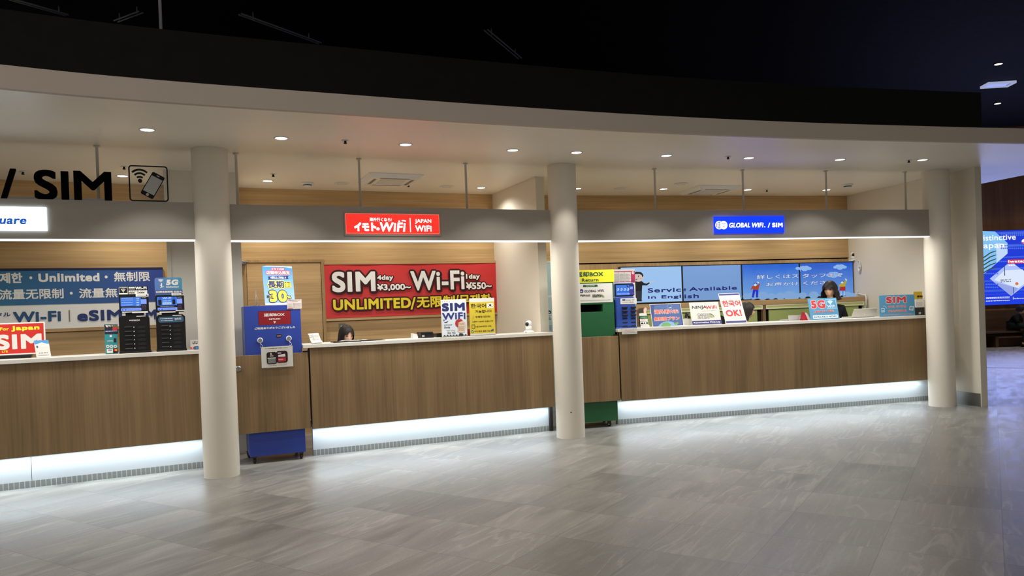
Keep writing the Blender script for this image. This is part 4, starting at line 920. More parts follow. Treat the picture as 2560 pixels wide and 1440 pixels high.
MB().box((0, 0, 0.0), (c - a, 0.20, 0.012), PLB, 0.003).build('backing', r); MB().box((0.11, 0.01, 0.0122), (c - a - 0.01, 0.19, 0.0165), PAPER).build('sheet', r); MB().tube([(0.06, -0.004, 0.016), (0.15, 0.01, 0.021), (0.26, 0.03, 0.019)], 0.004, CHROME).build('pen', r)
a, c = ledge(FM, 0.1, 905, 965)
tag_r = empty('black_folder', FM.mat(a, 0.12, TOPZ), 'thin black folder lying open right of the clipboard on the middle ledge', 'folder')
MB().prism([(0, 0), (c - a, 0), (c - a, 0.004), ((c - a) * 0.55, 0.008), (0.02, 0.013), (0, 0.012)], 0, 0.2, PLB2).build('cover', tag_r); MB().box((0.015, 0.02, 0.0132), ((c - a) * 0.3, 0.18, 0.0145), PAPER).build('sheet', tag_r)
a, c = ledge(FM, 0.3, 1028, 1041); r = empty('paper_stack', FM.mat(a, 0.22, TOPZ), 'small stack of white slips left of the black card terminal', 'paper stack')
MB().prism([(0, 0), (c - a, 0), (c - a - 0.01, 0.045), (0.004, 0.058)], 0, 0.10, PAPER).build('slips', r); MB().box((0.002, -0.002, 0.0), (c - a - 0.002, -0.0005, 0.02), PLW).build('holder', r)
a, c = ledge(FM, 0.2, 1049, 1082); w = c - a; r = empty('card_terminal', FM.mat(a, 0.16, TOPZ), 'black box shaped card terminal on the middle ledge', 'card terminal')
MB().prism([(0, 0), (w, 0), (w * 0.98, 0.055), (w * 0.02, 0.062)], 0.0, 0.16, PLB).build('body', r); MB().box((0.004, 0.004, 0.0565), (w - 0.004, 0.15, 0.068), PLB2, 0.003).build('lid', r); MB().box((w * 0.12, -0.003, 0.012), (w * 0.3, 0, 0.034), mat('slot_grey', (150, 150, 150), 0.4)).build('card_slot', r)
a, c = ledge(FM, 0.25, 1089, 1110); r = empty('coin_tray', FM.mat(a, 0.2, TOPZ), 'low black tray behind the left edge of the SIM WiFi poster', 'tray')
MB().box((0, 0, 0), (c - a, 0.15, 0.004), PLB).box((0, 0, 0.004), (c - a, 0.006, 0.042), PLB).box((0, 0.144, 0.004), (c - a, 0.15, 0.042), PLB).box((0, 0.006, 0.004), (0.006, 0.144, 0.042), PLB).box((c - a - 0.006, 0.006, 0.004), (c - a, 0.144, 0.042), PLB).build('tray', r); MB().box((0.02, 0.02, 0.0045), (c - a - 0.02, 0.13, 0.01), RUB).build('mat', r)
# two posters in acrylic stands
def upright(F, v, Z, tl, tr, br, bl, m, name, label, cat, group=None, base=True):
    pl = vplane(F, v, Z, tl, tr, br, bl); top = pl.O.z + pl.h; pl.O.z = TOPZ + 0.004; pl.h = top - pl.O.z
    o = board(name, pl, m, 0.004, label, cat, group)
    if base: MB().box((0, -0.02, -0.004), (pl.w, 0.07, -0.0002), ACR, 0.001, 1).build('stand_base', o)
    return o, pl
o, pl = upright(FM, 0.06, ZD, (168, 232), (680, 225), (712, 970), (205, 985), PAPER, 'poster_stand', 'white poster with dark blue SIM WiFi lettering on the middle ledge', 'poster', 'posters on the middle ledge')
g = Print(pl, ZD); PB = ink((208, 216, 226)); NV2 = ink((38, 46, 98)); NV3 = ink((48, 54, 118)); g.full(PB, 0.04)
for x in (205, 250, 300, 345): g.poly([(x - 16, 285), (x + 16, 285), (x, 258)], ink((170, 150, 120)))
g.t('SIM', (202, 470), (652, 290), NV2, 0.085); g.t('WiFi', (205, 640), (666, 482), NV3, 0.05)
g.poly([(240, 690), (330, 660), (300, 692), (250, 700)], NV2); g.poly([(215, 640), (240, 625), (262, 650), (235, 670)], ink((110, 120, 150)))
g.t('Unlimited', (240, 752), (398, 722), ink((60, 60, 80)), 0.03); g.t('Data', (244, 808), (360, 768), BLK, 0.03); g.t('High Speed', (288, 865), (462, 836), ink((140, 60, 60)), 0.02); g.t('5G', (310, 918), (372, 880), BLK, 0.03); g.t('4G', (402, 914), (466, 874), BLK, 0.03)
g.disc((525, 705), 62, 78, ink((168, 50, 54))); g.poly([(545, 640), (575, 612), (600, 640), (620, 655), (540, 680)], ink((168, 50, 54)))
g.poly([(530, 690), (600, 660), (660, 680), (668, 760), (655, 880), (575, 895), (505, 870), (520, 800)], ink((206, 186, 164)))
g.lines((548, 740), (640, 700), 2, ink((140, 90, 80)), 0.35, 3); g.lines((530, 860), (640, 760), 4, ink((150, 100, 90)), 0.3, 4)
for i in range(8): g.poly([(222 + i * 60, 968 - i * 2.6), (278 + i * 60, 966 - i * 2.6), (250 + i * 60, 935 - i * 2.6)], ink((40, 44, 58)))
g.poly([(530, 952), (545, 905), (610, 910), (636, 948)], ink((40, 44, 58))); g.done(o)
o, pl = upright(FM, 0.06, ZD, (748, 205), (1250, 198), (1262, 930), (765, 948), PAPER, 'poster_stand', 'yellow Korean poster with a small flag on the middle ledge', 'poster', 'posters on the middle ledge')
g = Print(pl, ZD); g.rect((764, 918), (1246, 272), ink((204, 182, 56))); BR = ink((44, 38, 30))
g.t('한국어', (775, 410), (1080, 308), BR, 0.03); g.rect((1100, 400), (1226, 300), ink((232, 226, 204))); g.disc((1163, 346), 22, 22, ink((40, 40, 60)))
for x, y in ((1125, 322), (1200, 320), (1130, 374), (1198, 370)): g.rect((x - 9, y + 5), (x + 9, y - 5), BR)
g.t('가능합니다', (864, 500), (1192, 432), BR, 0.02); g.t('무제한 데이터', (868, 602), (1162, 548), BR, 0.02); g.t('USIM / eSIM 있습니다', (806, 690), (1222, 640), BR, 0.02); g.t('1일 SIM부터 OK', (870, 790), (1190, 742), BR, 0.02); g.t('카드/현금 결제 가능', (850, 888), (1164, 838), BR, 0.02)
g.frame((795, 812), (856, 730), 8, BR); g.disc((808, 870), 28, 28, ink((60, 120, 70))); g.poly([(792, 868), (804, 878), (826, 852), (830, 858), (804, 890), (788, 874)], WHT); g.poly([(1172, 842), (1228, 815), (1236, 848), (1180, 870)], ink((40, 90, 110)))
g.poly([(815, 560), (835, 530), (828, 610), (808, 612)], ink((196, 168, 60))); g.done(o)
a, c = uz(FM, 0.2, 1166, 835)[0], uz(FM, 0.2, 1180, 835)[0]; r = empty('red_card_box', FM.mat(a, 0.18, TOPZ), 'small red box between the two posters on the middle ledge', 'box')
MB().box((0, 0, 0), (c - a, 0.08, 0.075), ink((150, 26, 34)), 0.002).build('body', r); MB().box((0.003, -0.0015, 0.05), (c - a - 0.003, 0, 0.066), ink((170, 60, 60))).build('label_strip', r)
# white pan camera
def pan_camera(M, s, label, name='pan_camera'):
    r = empty(name, M, label, 'camera', 'white pan cameras')
    MB().lathe([(0.052 * s, 0), (0.056 * s, 0.006 * s), (0.054 * s, 0.018 * s), (0.034 * s, 0.028 * s), (0.03 * s, 0.029 * s)], PLW, n=32).build('base', r)
    MB().lathe([(0.030 * s, 0.0295 * s), (0.034 * s, 0.045 * s), (0.033 * s, 0.07 * s)], PLW, n=28).build('neck', r)
    h = MB().ball((0, 0, 0.092 * s), (0.036 * s, 0.036 * s, 0.038 * s), PLW, 28, 20).build('head', r)
    MB().lathe([(0.0, -0.041 * s), (0.017 * s, -0.0385 * s), (0.022 * s, -0.030 * s)], PLB, (0, 0, 0.092 * s), 24, 'y', cap=False).build('lens', h)
    MB().box((-0.01 * s, -0.057 * s, 0.008 * s), (0.01 * s, -0.05 * s, 0.014 * s), PLB2).build('port', r)
    return r
u, _ = uz(FM, 0.1, 1324, 830); r = pan_camera(FM.mat(u, 0.12, TOPZ, math.radians(-58)), 1.16, 'white pan camera with one dark lens on the right end of the middle ledge')
MB().tube([(0.0, 0.05, 0.006), (-0.02, 0.09, 0.005), (-0.09, 0.10, 0.004)], 0.003, PLB, 6).build('cable', r)
# ================================================================== right booth
GREEN = mat('box_green', (30, 92, 54), 0.45); YG = ink((214, 208, 40)); DG = ink((36, 76, 44))
GU0, GU1, GV, GZ = 0.70, 1.312, 0.035, 1.78
r = empty('return_box', FR.mat(GU0, GV, 0), 'tall green return box with a yellow header board, behind the middle column', 'return box', 'wheeled return boxes')
gw = GU1 - GU0
(sx0, sz0), (sx1, sz1) = lu(FR, GV, ZE, (100, 850)), lu(FR, GV, ZE, (520, 722)); sx0 -= GU0; sx1 -= GU0
g = MB(); g.box((0, 0, 0.074), (gw, 0.45, sz0), GREEN, 0.003).box((0, 0, sz1), (gw, 0.45, GZ), GREEN, 0.003).box((sx1, 0, sz0), (gw, 0.45, sz1), GREEN).box((0, 0, sz0), (sx0, 0.45, sz1), GREEN).box((sx0, 0.2, sz0), (sx1, 0.22, sz1), BLACK).box((sx0, 0.002, sz1 - 0.004), (sx1, 0.2, sz1), BLACK).box((sx0, 0.002, sz0), (sx1, 0.2, sz0 + 0.004), BLACK).build('cabinet', r)
for x, y in ((0.05, 0.04), (gw - 0.10, 0.05), (0.05, 0.40), (gw - 0.03, 0.40)): caster(r, x, y, a=0.9)
(x0, z0), (x1, z1) = lu(FR, GV, ZE, (70, 408)), lu(FR, GV, ZE, (686, 202)); hb = MB().box((x0 - GU0, -0.006, z0), (x1 - GU0, 0.014, z1), YG, 0.002).build('header_board', r)
(x0, z0), (x1, z1) = lu(FR, GV, ZE, (70, 712)), lu(FR, GV, ZE, (662, 405)); nb = MB().box((x0 - GU0, -0.004, z0), (x1 - GU0, -0.0005, z1), PAPER).build('brand_notice', r)
k = LK(r, FR, GU0, GV, -0.0065, ZE); p = k.p
p.t('返却BOX', (118, 318), (528, 228), DG, 0.045); p.t('Return', (208, 388), (456, 332), DG, 0.05); k.done()
k = LK(r, FR, GU0, GV, -0.0045, ZE); p = k.p
p.rect((225, 468), (444, 428), DG, 0.4); p.lines((270, 458), (400, 438), 1, ink((170, 200, 170)), 0.6, 4); p.disc((202, 528), 29, 31, ink((44, 42, 104))); p.wifi((202, 548), 26, WHT, 0.3, True, 2)
p.t('GLOBAL WiFi.', (245, 546), (542, 500), ink((40, 42, 60)), 0.03, shear=0.2); p.t('NINJA', (150, 616), (258, 574), ink((60, 40, 40)), 0.04, shear=0.15); p.t('WiFi', (262, 612), (335, 576), ink((90, 40, 40)), 0.03, shear=0.2)
p.lines((368, 622), (500, 570), 3, ink((60, 62, 56)), 0.7, 21); p.arc((500, 622), 18, 26, 0, 90, ink((130, 140, 60))); p.arc((500, 622), 34, 44, 0, 90, ink((130, 140, 60)))
p.lines((180, 676), (636, 650), 1, GRY, 0.5, 6); p.lines((180, 696), (625, 680), 1, GRY, 0.5, 7); k.done('notice_lettering')
# notice board behind the blue kiosk
pl = vplane(FR, 0.36, ZE, (600, 196), (1002, 198), (1008, 455), (600, 400))
pl.h = lu(FR, 0.36, ZE, (800, 198))[1] - TOPZ - 0.002; pl.O.z = TOPZ + 0.002
o = board('instruction_board', pl, PAPER, 0.006, 'white board with a red bordered table standing behind the blue kiosk', 'board')
g = Print(pl, ZE); CR = ink((172, 46, 88))
g.frame((600, 400), (1003, 224), 9, CR); g.rect((600, 246), (945, 224), CR); g.rect((946, 400), (1003, 224), CR); g.disc((974, 252), 20, 24, WHT); g.t('!', (970, 266), (979, 238), CR, 0.03)
for x in (762, 850): g.rect((x - 2, 398), (x + 1, 246), ink((180, 170, 170)))
for y in (300, 345): g.rect((610, y + 1), (945, y - 1), ink((180, 170, 170)))
for i, x in enumerate((690, 772, 858)):
    for j, y in enumerate((296, 340, 384)): g.lines((x, y), (x + 66, y - 34), 3, ink((110, 104, 104)), 0.3, i * 3 + j)
g.rect((956, 384), (988, 352), ink((120, 60, 80))); g.done(o)
# blue kiosk
KB = mat('kiosk_blue', (44, 74, 158), 0.4); KV2 = 0.06
r, u0, w, h = kiosk(FR, KV2, ZE, (722, 1090), (1036, 1084), (900, 618), KB, 0.24, 'blue rental kiosk with a tablet, between the green return box and the leaning signs', None)
MB().box((-0.012, 0.07, 0), (-0.0015, 0.24, h * 0.93), mat('kiosk_blue_dark', (34, 52, 118), 0.4), 0.003).build('left_side_panel', r)  # kiosk's left side as a separate darker panel
hx, hz = u0, h
t_ = screen_part(r, FR, KV2, ZE, (704, 415), (984, 409), (1000, 596), (728, 606), u0, 0, None)
x0, z0, sw, sh = t_
MB().prism(rrect(x0 - 0.006, z0 - 0.014, x0 + sw + 0.006, z0 + sh + 0.01, 0.014), 0.035, 0.055, mat('kiosk_pale_blue', (140, 160, 214), 0.4)).build('tablet_case', r)
MB().prism(rrect(x0, z0, x0 + sw, z0 + sh, 0.012), 0.028, 0.0345, PLB).build('tablet', r)
MB().box((x0 + sw * 0.25, 0.056, z0 - 0.06), (x0 + sw * 0.75, 0.10, z0 + sh * 0.5), KB).build('tablet_arm', r)
k = KP(r, FR, KV2, u0, ZE, 0.0275); p = k.p
p.rect((722, 592), (936, 430), SB); p.rect((922, 588), (990, 424), glow((46, 50, 140), 0.8)); p.rect((928, 500), (970, 458), SL)
for x in (748, 800, 850, 898): p.arc((x, 500), 10, 19, 200, 470, SWH); p.rect((x - 14, 512), (x + 12, 506), SWH)
p.lines((750, 545), (920, 525), 1, SB2, 0.7, 3); p.rect((736, 582), (925, 556), SL); p.lines((790, 576), (890, 564), 1, SB2, 0.6, 5); p.lines((935, 575), (985, 515), 3, glow((110, 110, 210), 0.8), 0.4, 6); p.poly([(870, 436), (905, 450), (900, 468), (880, 452)], SK); k.done('screen_image')
k = KP(r, FR, KV2, u0, ZE, -0.003); p = k.p
p.rect((788, 726), (1028, 628), PAPER, 0.08); p.rect((815, 674), (858, 646), ink((60, 66, 130)), 0.3); p.t('GLOBAL WiFi', (864, 672), (996, 648), ink((60, 66, 110)), 0.03, shear=0.2); p.lines((818, 700), (912, 684), 1, BLK, 0.6, 8); p.lines((918, 704), (985, 680), 2, GRY, 0.6, 9); k.done('label')
def slot_row(F, v, u0, bl, tr, m_in, raised):
    (a0, b0), (a1, b1) = lu(F, v, ZE, bl), lu(F, v, ZE, tr); a0 -= u0; a1 -= u0; b0 -= TOPZ; b1 -= TOPZ
    g = MB()
    if raised: g.box((a0, -0.022, b0), (a1, 0.001, b1), PLB2, 0.004).box((a0 + 0.003, -0.0235, b1 - 0.004), (a1 - 0.003, -0.018, b1 - 0.0015), mat('slot_edge', (96, 98, 108), 0.4))
    else: g.prism([(a0 + 0.004, b0), (a1 - 0.006, b0), (a1, (b0 + b1) / 2), (a1 - 0.004, b1), (a0 + 0.004, b1), (a0, (b0 + b1) / 2)], -0.0015, 0.001, mat('slot_black', (4, 4, 5), 0.6))
    g.build('battery_slot', r)
for i in range(6):
    y = (772, 828, 886, 940, 1000, 1055)[i]; d = 14 if i < 3 else 11
    slot_row(FR, KV2, u0, (808 + i * 2, y + d), (888 + i * 1.5, y - d), None, i < 3); slot_row(FR, KV2, u0, (940 + i, y - 4 + d), (1012 + i, y - 4 - d), None, i < 3)
# notice hanging over the ledge
pl = vplane(FR, -0.026, ZE, (808, 1106), (1038, 1100), (1038, 1168), (810, 1176)); pl.h = TOPZ + 0.005 - pl.O.z; o = board('ledge_notice', pl, PAPER, 0.002, 'small white notice hung over the ledge below the blue kiosk', 'notice')
MB().box((0, 0.0022, pl.h - 0.0035), (pl.w, 0.06, pl.h - 0.0005), PAPER).build('fold_over', o)
g = Print(pl, ZE); g.lines((850, 1118), (990, 1104), 1, ink((190, 60, 60)), 0.6, 3); g.lines((830, 1140), (1000, 1124), 1, ink((200, 110, 110)), 0.4, 4); g.lines((840, 1162), (1020, 1142), 1, GRY, 0.4, 5); g.done(o)
# leaflet rack beside the kiosk
o, pl = tilt_card(FR, 0.08, ZF, (385, 1032), (528, 1024), (578, 1358), (428, 1372), 'tiered leaflet stand with green and white cards right of the blue kiosk', 'leaflet_stand', 'leaflet stand', ACR)
g = Print(pl, ZF)
g.poly([(390, 1040), (470, 1030), (478, 1110), (402, 1118)], ink((56, 46, 40))); g.poly([(470, 1060), (500, 1018), (528, 1030), (515, 1110), (478, 1118)], ink((222, 176, 160)))
g.rect((400, 1165), (524, 1118), WHT); g.rect((410, 1212), (538, 1165), ink((44, 110, 66))); g.lines((440, 1196), (530, 1178), 1, WHT, 0.5, 3)
g.rect((414, 1264), (540, 1214), WHT); g.lines((425, 1250), (500, 1224), 2, REDI, 0.4, 5); g.rect((420, 1320), (552, 1264), ink((222, 220, 214))); g.rect((430, 1306), (468, 1278), BLK); g.rect((480, 1302), (500, 1276), BLK); g.rect((516, 1300), (550, 1274), BLK)
g.rect((424, 1366), (572, 1322), WHT); g.lines((440, 1356), (545, 1332), 2, ink((150, 110, 130)), 0.35, 8); g.done(o)
# leaning signs
o, pl = tilt_card(FR, 0.05, ZF, (572, 964), (1112, 942), (1166, 1338), (630, 1366), 'blue leaning sign with red Japanese lettering over a green globe', 'leaning_sign', 'sign', PAPER, 'leaning signs on the right ledge')
g = Print(pl, ZF); SKY = ink((78, 100, 150)); OR = ink((218, 74, 50)); LB2 = ink((128, 168, 204))
g.full(ink((62, 76, 128)), 0.025); g.poly([(635, 1330), (655, 985), (1085, 970), (1130, 1312)], SKY)
g.t('海外用WiFi', (662, 1135), (1060, 1045), OR, 0.03, (WHT, 0.06)); g.t('無制限プラン', (662, 1252), (1082, 1170), OR, 0.03, (WHT, 0.06))
q = [g.P((900, 1420))]; cx0, cz0 = g.P((895, 1345)); R_ = pl.w * 0.36
arc_ = [(cx0 + R_ * math.cos(math.radians(a)), max(0.006, cz0 - R_ * 0.32 + R_ * 0.75 * math.sin(math.radians(a)))) for a in range(18, 163, 8)]
g.poly(arc_ + [(arc_[-1][0], 0.006), (arc_[0][0], 0.006)], LB2, True)
g.poly([(775, 1345), (800, 1290), (880, 1275), (945, 1310), (930, 1345)], ink((110, 158, 100))); g.poly([(990, 1290), (1060, 1265), (1075, 1300), (1010, 1320)], ink((110, 158, 100)))
g.arc((920, 1010), 44, 48, 20, 330, LB2); g.poly([(895, 1030), (950, 1008), (948, 1020), (905, 1036)], WHT); g.done(o)
o, pl = tilt_card(FR, 0.05, ZF, (1250, 936), (1762, 918), (1814, 1310), (1312, 1334), 'white leaning sign reading Reservation Pick-Up on a dark blue strip', 'leaning_sign', 'sign', PAPER, 'leaning signs on the right ledge')
g = Print(pl, ZF); NV4 = ink((64, 66, 122))
g.t('NINJA', (1306, 1062), (1545, 985), ink((50, 46, 46)), 0.03, shear=0.1); g.t('WiFi', (1548, 1048), (1722, 982), ink((190, 40, 50)), 0.03, shear=0.12); g.poly([(1455, 965), (1470, 988), (1490, 965), (1472, 998)], ink((50, 46, 46)))
g.lines((1465, 1084), (1722, 1068), 1, GRY, 0.5, 3); g.t('みんなの', (1405, 1165), (1570, 1118), WHT, 0.06, (ink((70, 74, 62)), 0.14)); g.t('とくとく', (1412, 1210), (1592, 1168), WHT, 0.06, (ink((70, 74, 62)), 0.14))
g.arc((1610, 1200), 22, 34, 10, 120, ink((160, 170, 110))); g.arc((1610, 1200), 44, 58, 10, 110, ink((160, 170, 110))); g.arc((1610, 1200), 68, 80, 10, 100, ink((120, 130, 100)))
g.rect((1312, 1318), (1806, 1232), NV4); g.t('Reservation Pick-Up', (1335, 1302), (1782, 1252), WHT, 0.06); g.done(o)
o, pl = tilt_card(FR, 0.03, ZF, (1750, 782), (2118, 764), (2250, 1284), (1886, 1308), 'tall white leaning sign with red Korean lettering and OK!', 'leaning_sign', 'sign', PAPER, 'leaning signs on the right ledge')
g = Print(pl, ZF); yy = pl.h
g.poly([(0.008, yy * 0.93), (pl.w - 0.008, yy * 0.93), (pl.w - 0.008, yy * 0.985), (0.008, yy * 0.985)], NV4, True); g.poly([(0.008, yy * 0.02), (pl.w - 0.008, yy * 0.02), (pl.w - 0.008, yy * 0.085), (0.008, yy * 0.085)], NV4, True)
RK = ink((206, 58, 62)); g.tl('한국어', pl.w * 0.07, yy * 0.55, pl.w * 0.93, yy * 0.76, RK, 0.035); g.tl('OK!', pl.w * 0.12, yy * 0.235, pl.w * 0.86, yy * 0.445, RK, 0.05); g.done(o)
o, pl = tilt_card(FR, 0.05, ZG, (1286, 912), (1808, 893), (1866, 1286), (1350, 1306), 'light blue leaning sign reading 5G and AVAILABLE NOW! before the standing woman', 'leaning_sign', 'sign', ink((84, 148, 188)), 'leaning signs on the right ledge')
g = Print(pl, ZG); R5 = ink((196, 60, 70))
g.t('5G', (1362, 1092), (1590, 938), R5, 0.07, (WHT, 0.06)); g.frame((1640, 1096), (1788, 918), 6, ink((180, 220, 240))); g.wifi((1700, 1020), 78, ink((196, 212, 232)), 0.34, True); g.t('WiFi', (1648, 1080), (1780, 1022), ink((186, 212, 234)), 0.08)
g.t('JAPAN WiFi', (1405, 1176), (1755, 1116), R5, 0.05, (WHT, 0.07)); g.rect((1390, 1276), (1825, 1196), ink((216, 232, 240)), 0.1); g.t('AVAILABLE NOW!', (1402, 1262), (1805, 1212), ink((70, 90, 120)), 0.05); g.done(o)
o, pl = tilt_card(FR, 0.05, ZH, (1490, 294), (2160, 272), (2168, 682), (1504, 702), 'light blue leaning sign reading SIM in red and white, near the last column', 'leaning_sign', 'sign', ink((84, 148, 188)), 'leaning signs on the right ledge')
g = Print(pl, ZH)
g.t('SIM', (1622, 440), (1990, 305), R5, 0.08, (WHT, 0.09)); g.t('완전 무제한', (1655, 528), (2002, 470), R5, 0.02, (WHT, 0.07)); g.t('完全无限制', (1662, 610), (2000, 552), R5, 0.02, (WHT, 0.07)); g.t('COMPLETELY UNLIMITED', (1565, 668), (2110, 630), R5, 0.03, (WHT, 0.12))
g.frame((1528, 612), (1590, 530), 9, ink((196, 224, 240))); g.arc((1575, 540), 44, 52, 0, 110, ink((196, 224, 240))); g.rect((1540, 600), (1580, 560), ink((150, 200, 226)))
sq = [(2062, 488), (2145, 492), (2128, 578), (2044, 566)]; g.poly(sq, WHT); g.poly([(2074, 508), (2124, 510), (2112, 556), (2062, 550)], ink((84, 148, 188))); g.poly([(2085, 522), (2110, 524), (2104, 544), (2080, 540)], ink((110, 176, 214))); g.done(o)
# laptops and small things on the right ledge
def laptop(F, v, Z, tl, tr, br, bl, label, m):
    pl = tplane(F, v, Z, tl, tr, br, bl, TOPZ + 0.02)
    o = board('laptop', pl, m, 0.007, label, 'laptop', 'laptops on the right ledge', r=0.008)
    g = MB().lathe([(0.012, -0.0004), (0.012, 0.0)], mat('lid_logo', (214, 214, 208), 0.3), (pl.w * 0.52, 0, pl.h * 0.22), 20, 'y').build('lid_badge', o)
    # keyboard half behind the lid, level on the ledge
    b = o.matrix_world.to_3x3().inverted() @ F.n; zz = o.matrix_world.to_3x3().inverted() @ Vector((0, 0, 1))
    P = [Vector((0.004, 0.004, 0)) , Vector((pl.w - 0.004, 0.004, 0))]
    vs = []
    for dz in (-0.018, -0.004):
        for q in (P[0], P[1], P[1] + b * 0.21, P[0] + b * 0.21): vs.append(q + zz * dz)
    MB().add(vs, [(0, 3, 2, 1), (4, 5, 6, 7), (0, 1, 5, 4), (1, 2, 6, 5), (2, 3, 7, 6), (3, 0, 4, 7)], m).build('keyboard_deck', o)
    return o
laptop(FR, 0.16, ZH, (1022, 550), (1450, 532), (1412, 688), (976, 706), 'silver laptop seen from behind, right of the standing woman', mat('laptop_silver', (196, 194, 186), 0.35, 0.2))
laptop(FR, 0.2, ZG, (945, 1212), (1330, 1196), (1352, 1298), (948, 1310), 'low grey laptop left of the light blue 5G sign', mat('laptop_grey', (172, 172, 168), 0.35, 0.2))
(x0, _), (x1, _) = lu(FR, 0.1, ZG, (1212, 1300)), lu(FR, 0.1, ZG, (1300, 1300))
r = empty('desk_sign', FR.mat(x0, 0.1, TOPZ), 'small dark red folded card beside the light blue 5G sign', 'card stand')
w = x1 - x0; MB().add([(0, 0, 0), (w, 0, 0), (w * 0.62, 0.03, 0.105), (0.012, 0.03, 0.118), (0.0, 0.08, 0), (w, 0.08, 0), (w * 0.62, 0.034, 0.105), (0.012, 0.034, 0.118)], [(0, 1, 2, 3), (5, 4, 7, 6), (0, 3, 7, 4), (1, 5, 6, 2), (3, 2, 6, 7)], ink((150, 30, 40))).build('folded_card', r)
MB().add([(w, 0.001, 0.002), (w + 0.05, 0.001, 0.002), (w * 0.62 + 0.03, 0.031, 0.10), (w * 0.63, 0.031, 0.104)], [(0, 1, 2, 3)], ink((206, 190, 186))).build('inner_page', r)
(x0, _), (x1, _) = lu(FR, 0.2, ZF, (1236, 1320)), lu(FR, 0.2, ZF, (1312, 1320))
r = empty('desk_phone', FR.mat(x0, 0.2, TOPZ), 'white desk telephone with a black handset behind the Reservation Pick-Up sign', 'telephone')
MB().prism([(0, 0), (x1 - x0 + 0.05, 0), (x1 - x0 + 0.04, 0.06), (0.01, 0.085)], 0, 0.15, PLW).build('body', r); MB().tube([(0.03, 0.02, 0.092), (0.03, 0.05, 0.14), (0.032, 0.09, 0.16), (0.034, 0.12, 0.10)], [0.018, 0.013, 0.013, 0.018], PLB, 12).build('handset', r)
(x0, _), (x1, _) = lu(FR, 0.12, ZF, (1812, 1305)), lu(FR, 0.12, ZF, (1872, 1305))
r = empty('pen_stand', FR.mat(x0, 0.12, TOPZ), 'black pen stand between the white and the Korean leaning signs', 'pen stand')
MB().prism([(0, 0), (x1 - x0, 0), (x1 - x0 - 0.006, 0.09), (0.004, 0.11)], 0, 0.06, PLB2).build('cup', r); MB().tube([(0.02, 0.03, 0.06), (0.012, 0.03, 0.135)], 0.004, PLB).build('pen', r)
# boxed display by the last column
(x0, z0), (x1, z1) = lu(FR, 0.14, ZH, (2172, 660)), lu(FR, 0.14, ZH, (2345, 505)); w = x1 - x0; h = z1 - z0
r = empty('display_box', FR.mat(x0, 0.14, TOPZ), 'black boxed terminal with a white sloped top and yellow header beside the last column', 'display')
MB().box((0, 0, 0), (w, 0.16, h), PLB, 0.004).build('body', r); MB().box((w * 0.35, -0.0015, h * 0.12), (w * 0.58, 0, h * 0.38), PAPER).build('white_label', r)
MB().prism([(0, h), (w * 0.92, h), (w, h + 0.10), (0.01, h + 0.11)], 0.004, 0.05, PLW).build('sloped_top', r)
MB().box((0.01, 0.03, h + 0.112), (w * 0.96, 0.036, h + 0.22), ink((214, 176, 48))).build('header_card', r)
k = KP(r, FR, 0.14, x0, ZH, 0.0295); p = k.p; p.t('受取', (2202, 332), (2310, 288), BLK, 0.06); p.t('ここ', (2192, 388), (2318, 350), ink((60, 90, 170)), 0.06, shear=0.2); k.done()
k = KP(r, FR, 0.14, x0, ZH, 0.0035); p = k.p; p.lines((2185, 492), (2300, 410), 5, ink((206, 150, 140)), 0.3, 5); k.done('fine_print')
# ------------------------------------------------------------------ back cabinet and video wall
CV = 1.38; CREAM = mat('cream_edge', (246, 243, 204), 0.5); OLIVE = mat('olive_green_panel', (186, 200, 122), 0.55); OLIVE2 = mat('olive_green_rail', (204, 212, 140), 0.55)
cz1 = lu(FR, CV, ZG, (2330, 868))[1]; cz0 = lu(FR, CV, ZG, (2330, 955))[1]; cu1 = lu(FR, CV, ZG, (2335, 900))[0]
crz = lu(FR, CV, ZG, (2330, 1028))[1]; cu0 = 1.75
div = lu(FR, CV, ZG, (512, 1200))[0]
r = empty('back_cabinet', FR.mat(0, 0), 'long oak topped cabinet with green fronts below the video wall', 'cabinet')
MB().box((cu0, CV - 0.012, cz0), (cu1, BV - 0.03, cz1), WOODH, 0.003, 1).build('top', r)
MB().box((cu0 + 0.01, CV + 0.06, 0.0), (cu1 - 0.01, BV - 0.03, cz0 - 0.001), STAIN).build('carcass', r)
MB().box((cu1 - 0.03, CV - 0.004, 0.0), (cu1 + 0.004, CV + 0.059, cz0 - 0.001), CREAM).build('end_panel', r)
edges = [cu0, div - 2.05, div, cu1 - 0.01]
for i in range(3):
    a, c = edges[i] + 0.03, edges[i + 1] - 0.03
    if i < 2: MB().box((edges[i + 1] - 0.022, CV - 0.002, 0), (edges[i + 1] + 0.022, CV + 0.058, cz0 - 0.001), WOODV).build('divider', r)
    d = MB().box((a + 0.07, CV + 0.035, 0.02), (c - 0.07, CV + 0.055, crz - 0.006), OLIVE).build('door', r)
    e = MB().box((a, CV + 0.0, crz), (c, CV + 0.05, cz0 - 0.002), OLIVE2)
    t = 0.016; e.box((a, CV - 0.008, cz0 - 0.002 - t), (c, CV - 0.0005, cz0 - 0.002), CREAM).box((a, CV - 0.008, crz), (c, CV - 0.0005, crz + t), CREAM).box((a, CV - 0.008, crz + t), (a + t, CV - 0.0005, cz0 - 0.002 - t), CREAM).box((c - t, CV - 0.008, crz + t), (c, CV - 0.0005, cz0 - 0.002 - t), CREAM)
    e.build('drawer_rail', r)
VV = 1.66
def vz(p, Z): return lu(FR, VV, Z, p)
vu0 = vz((66, 330), ZF)[0]; vu1 = min(6.07, vz((2152, 600), ZG)[0]); vz1 = vz((2152, 240), ZG)[1]; vz0 = vz((2165, 860), ZG)[1]
seams = [vz((1140, 600), ZF)[0], vz((2160, 600), ZF)[0], vz((1150, 600), ZG)[0]]
vz0 = max(vz0, cz1 + 0.001)
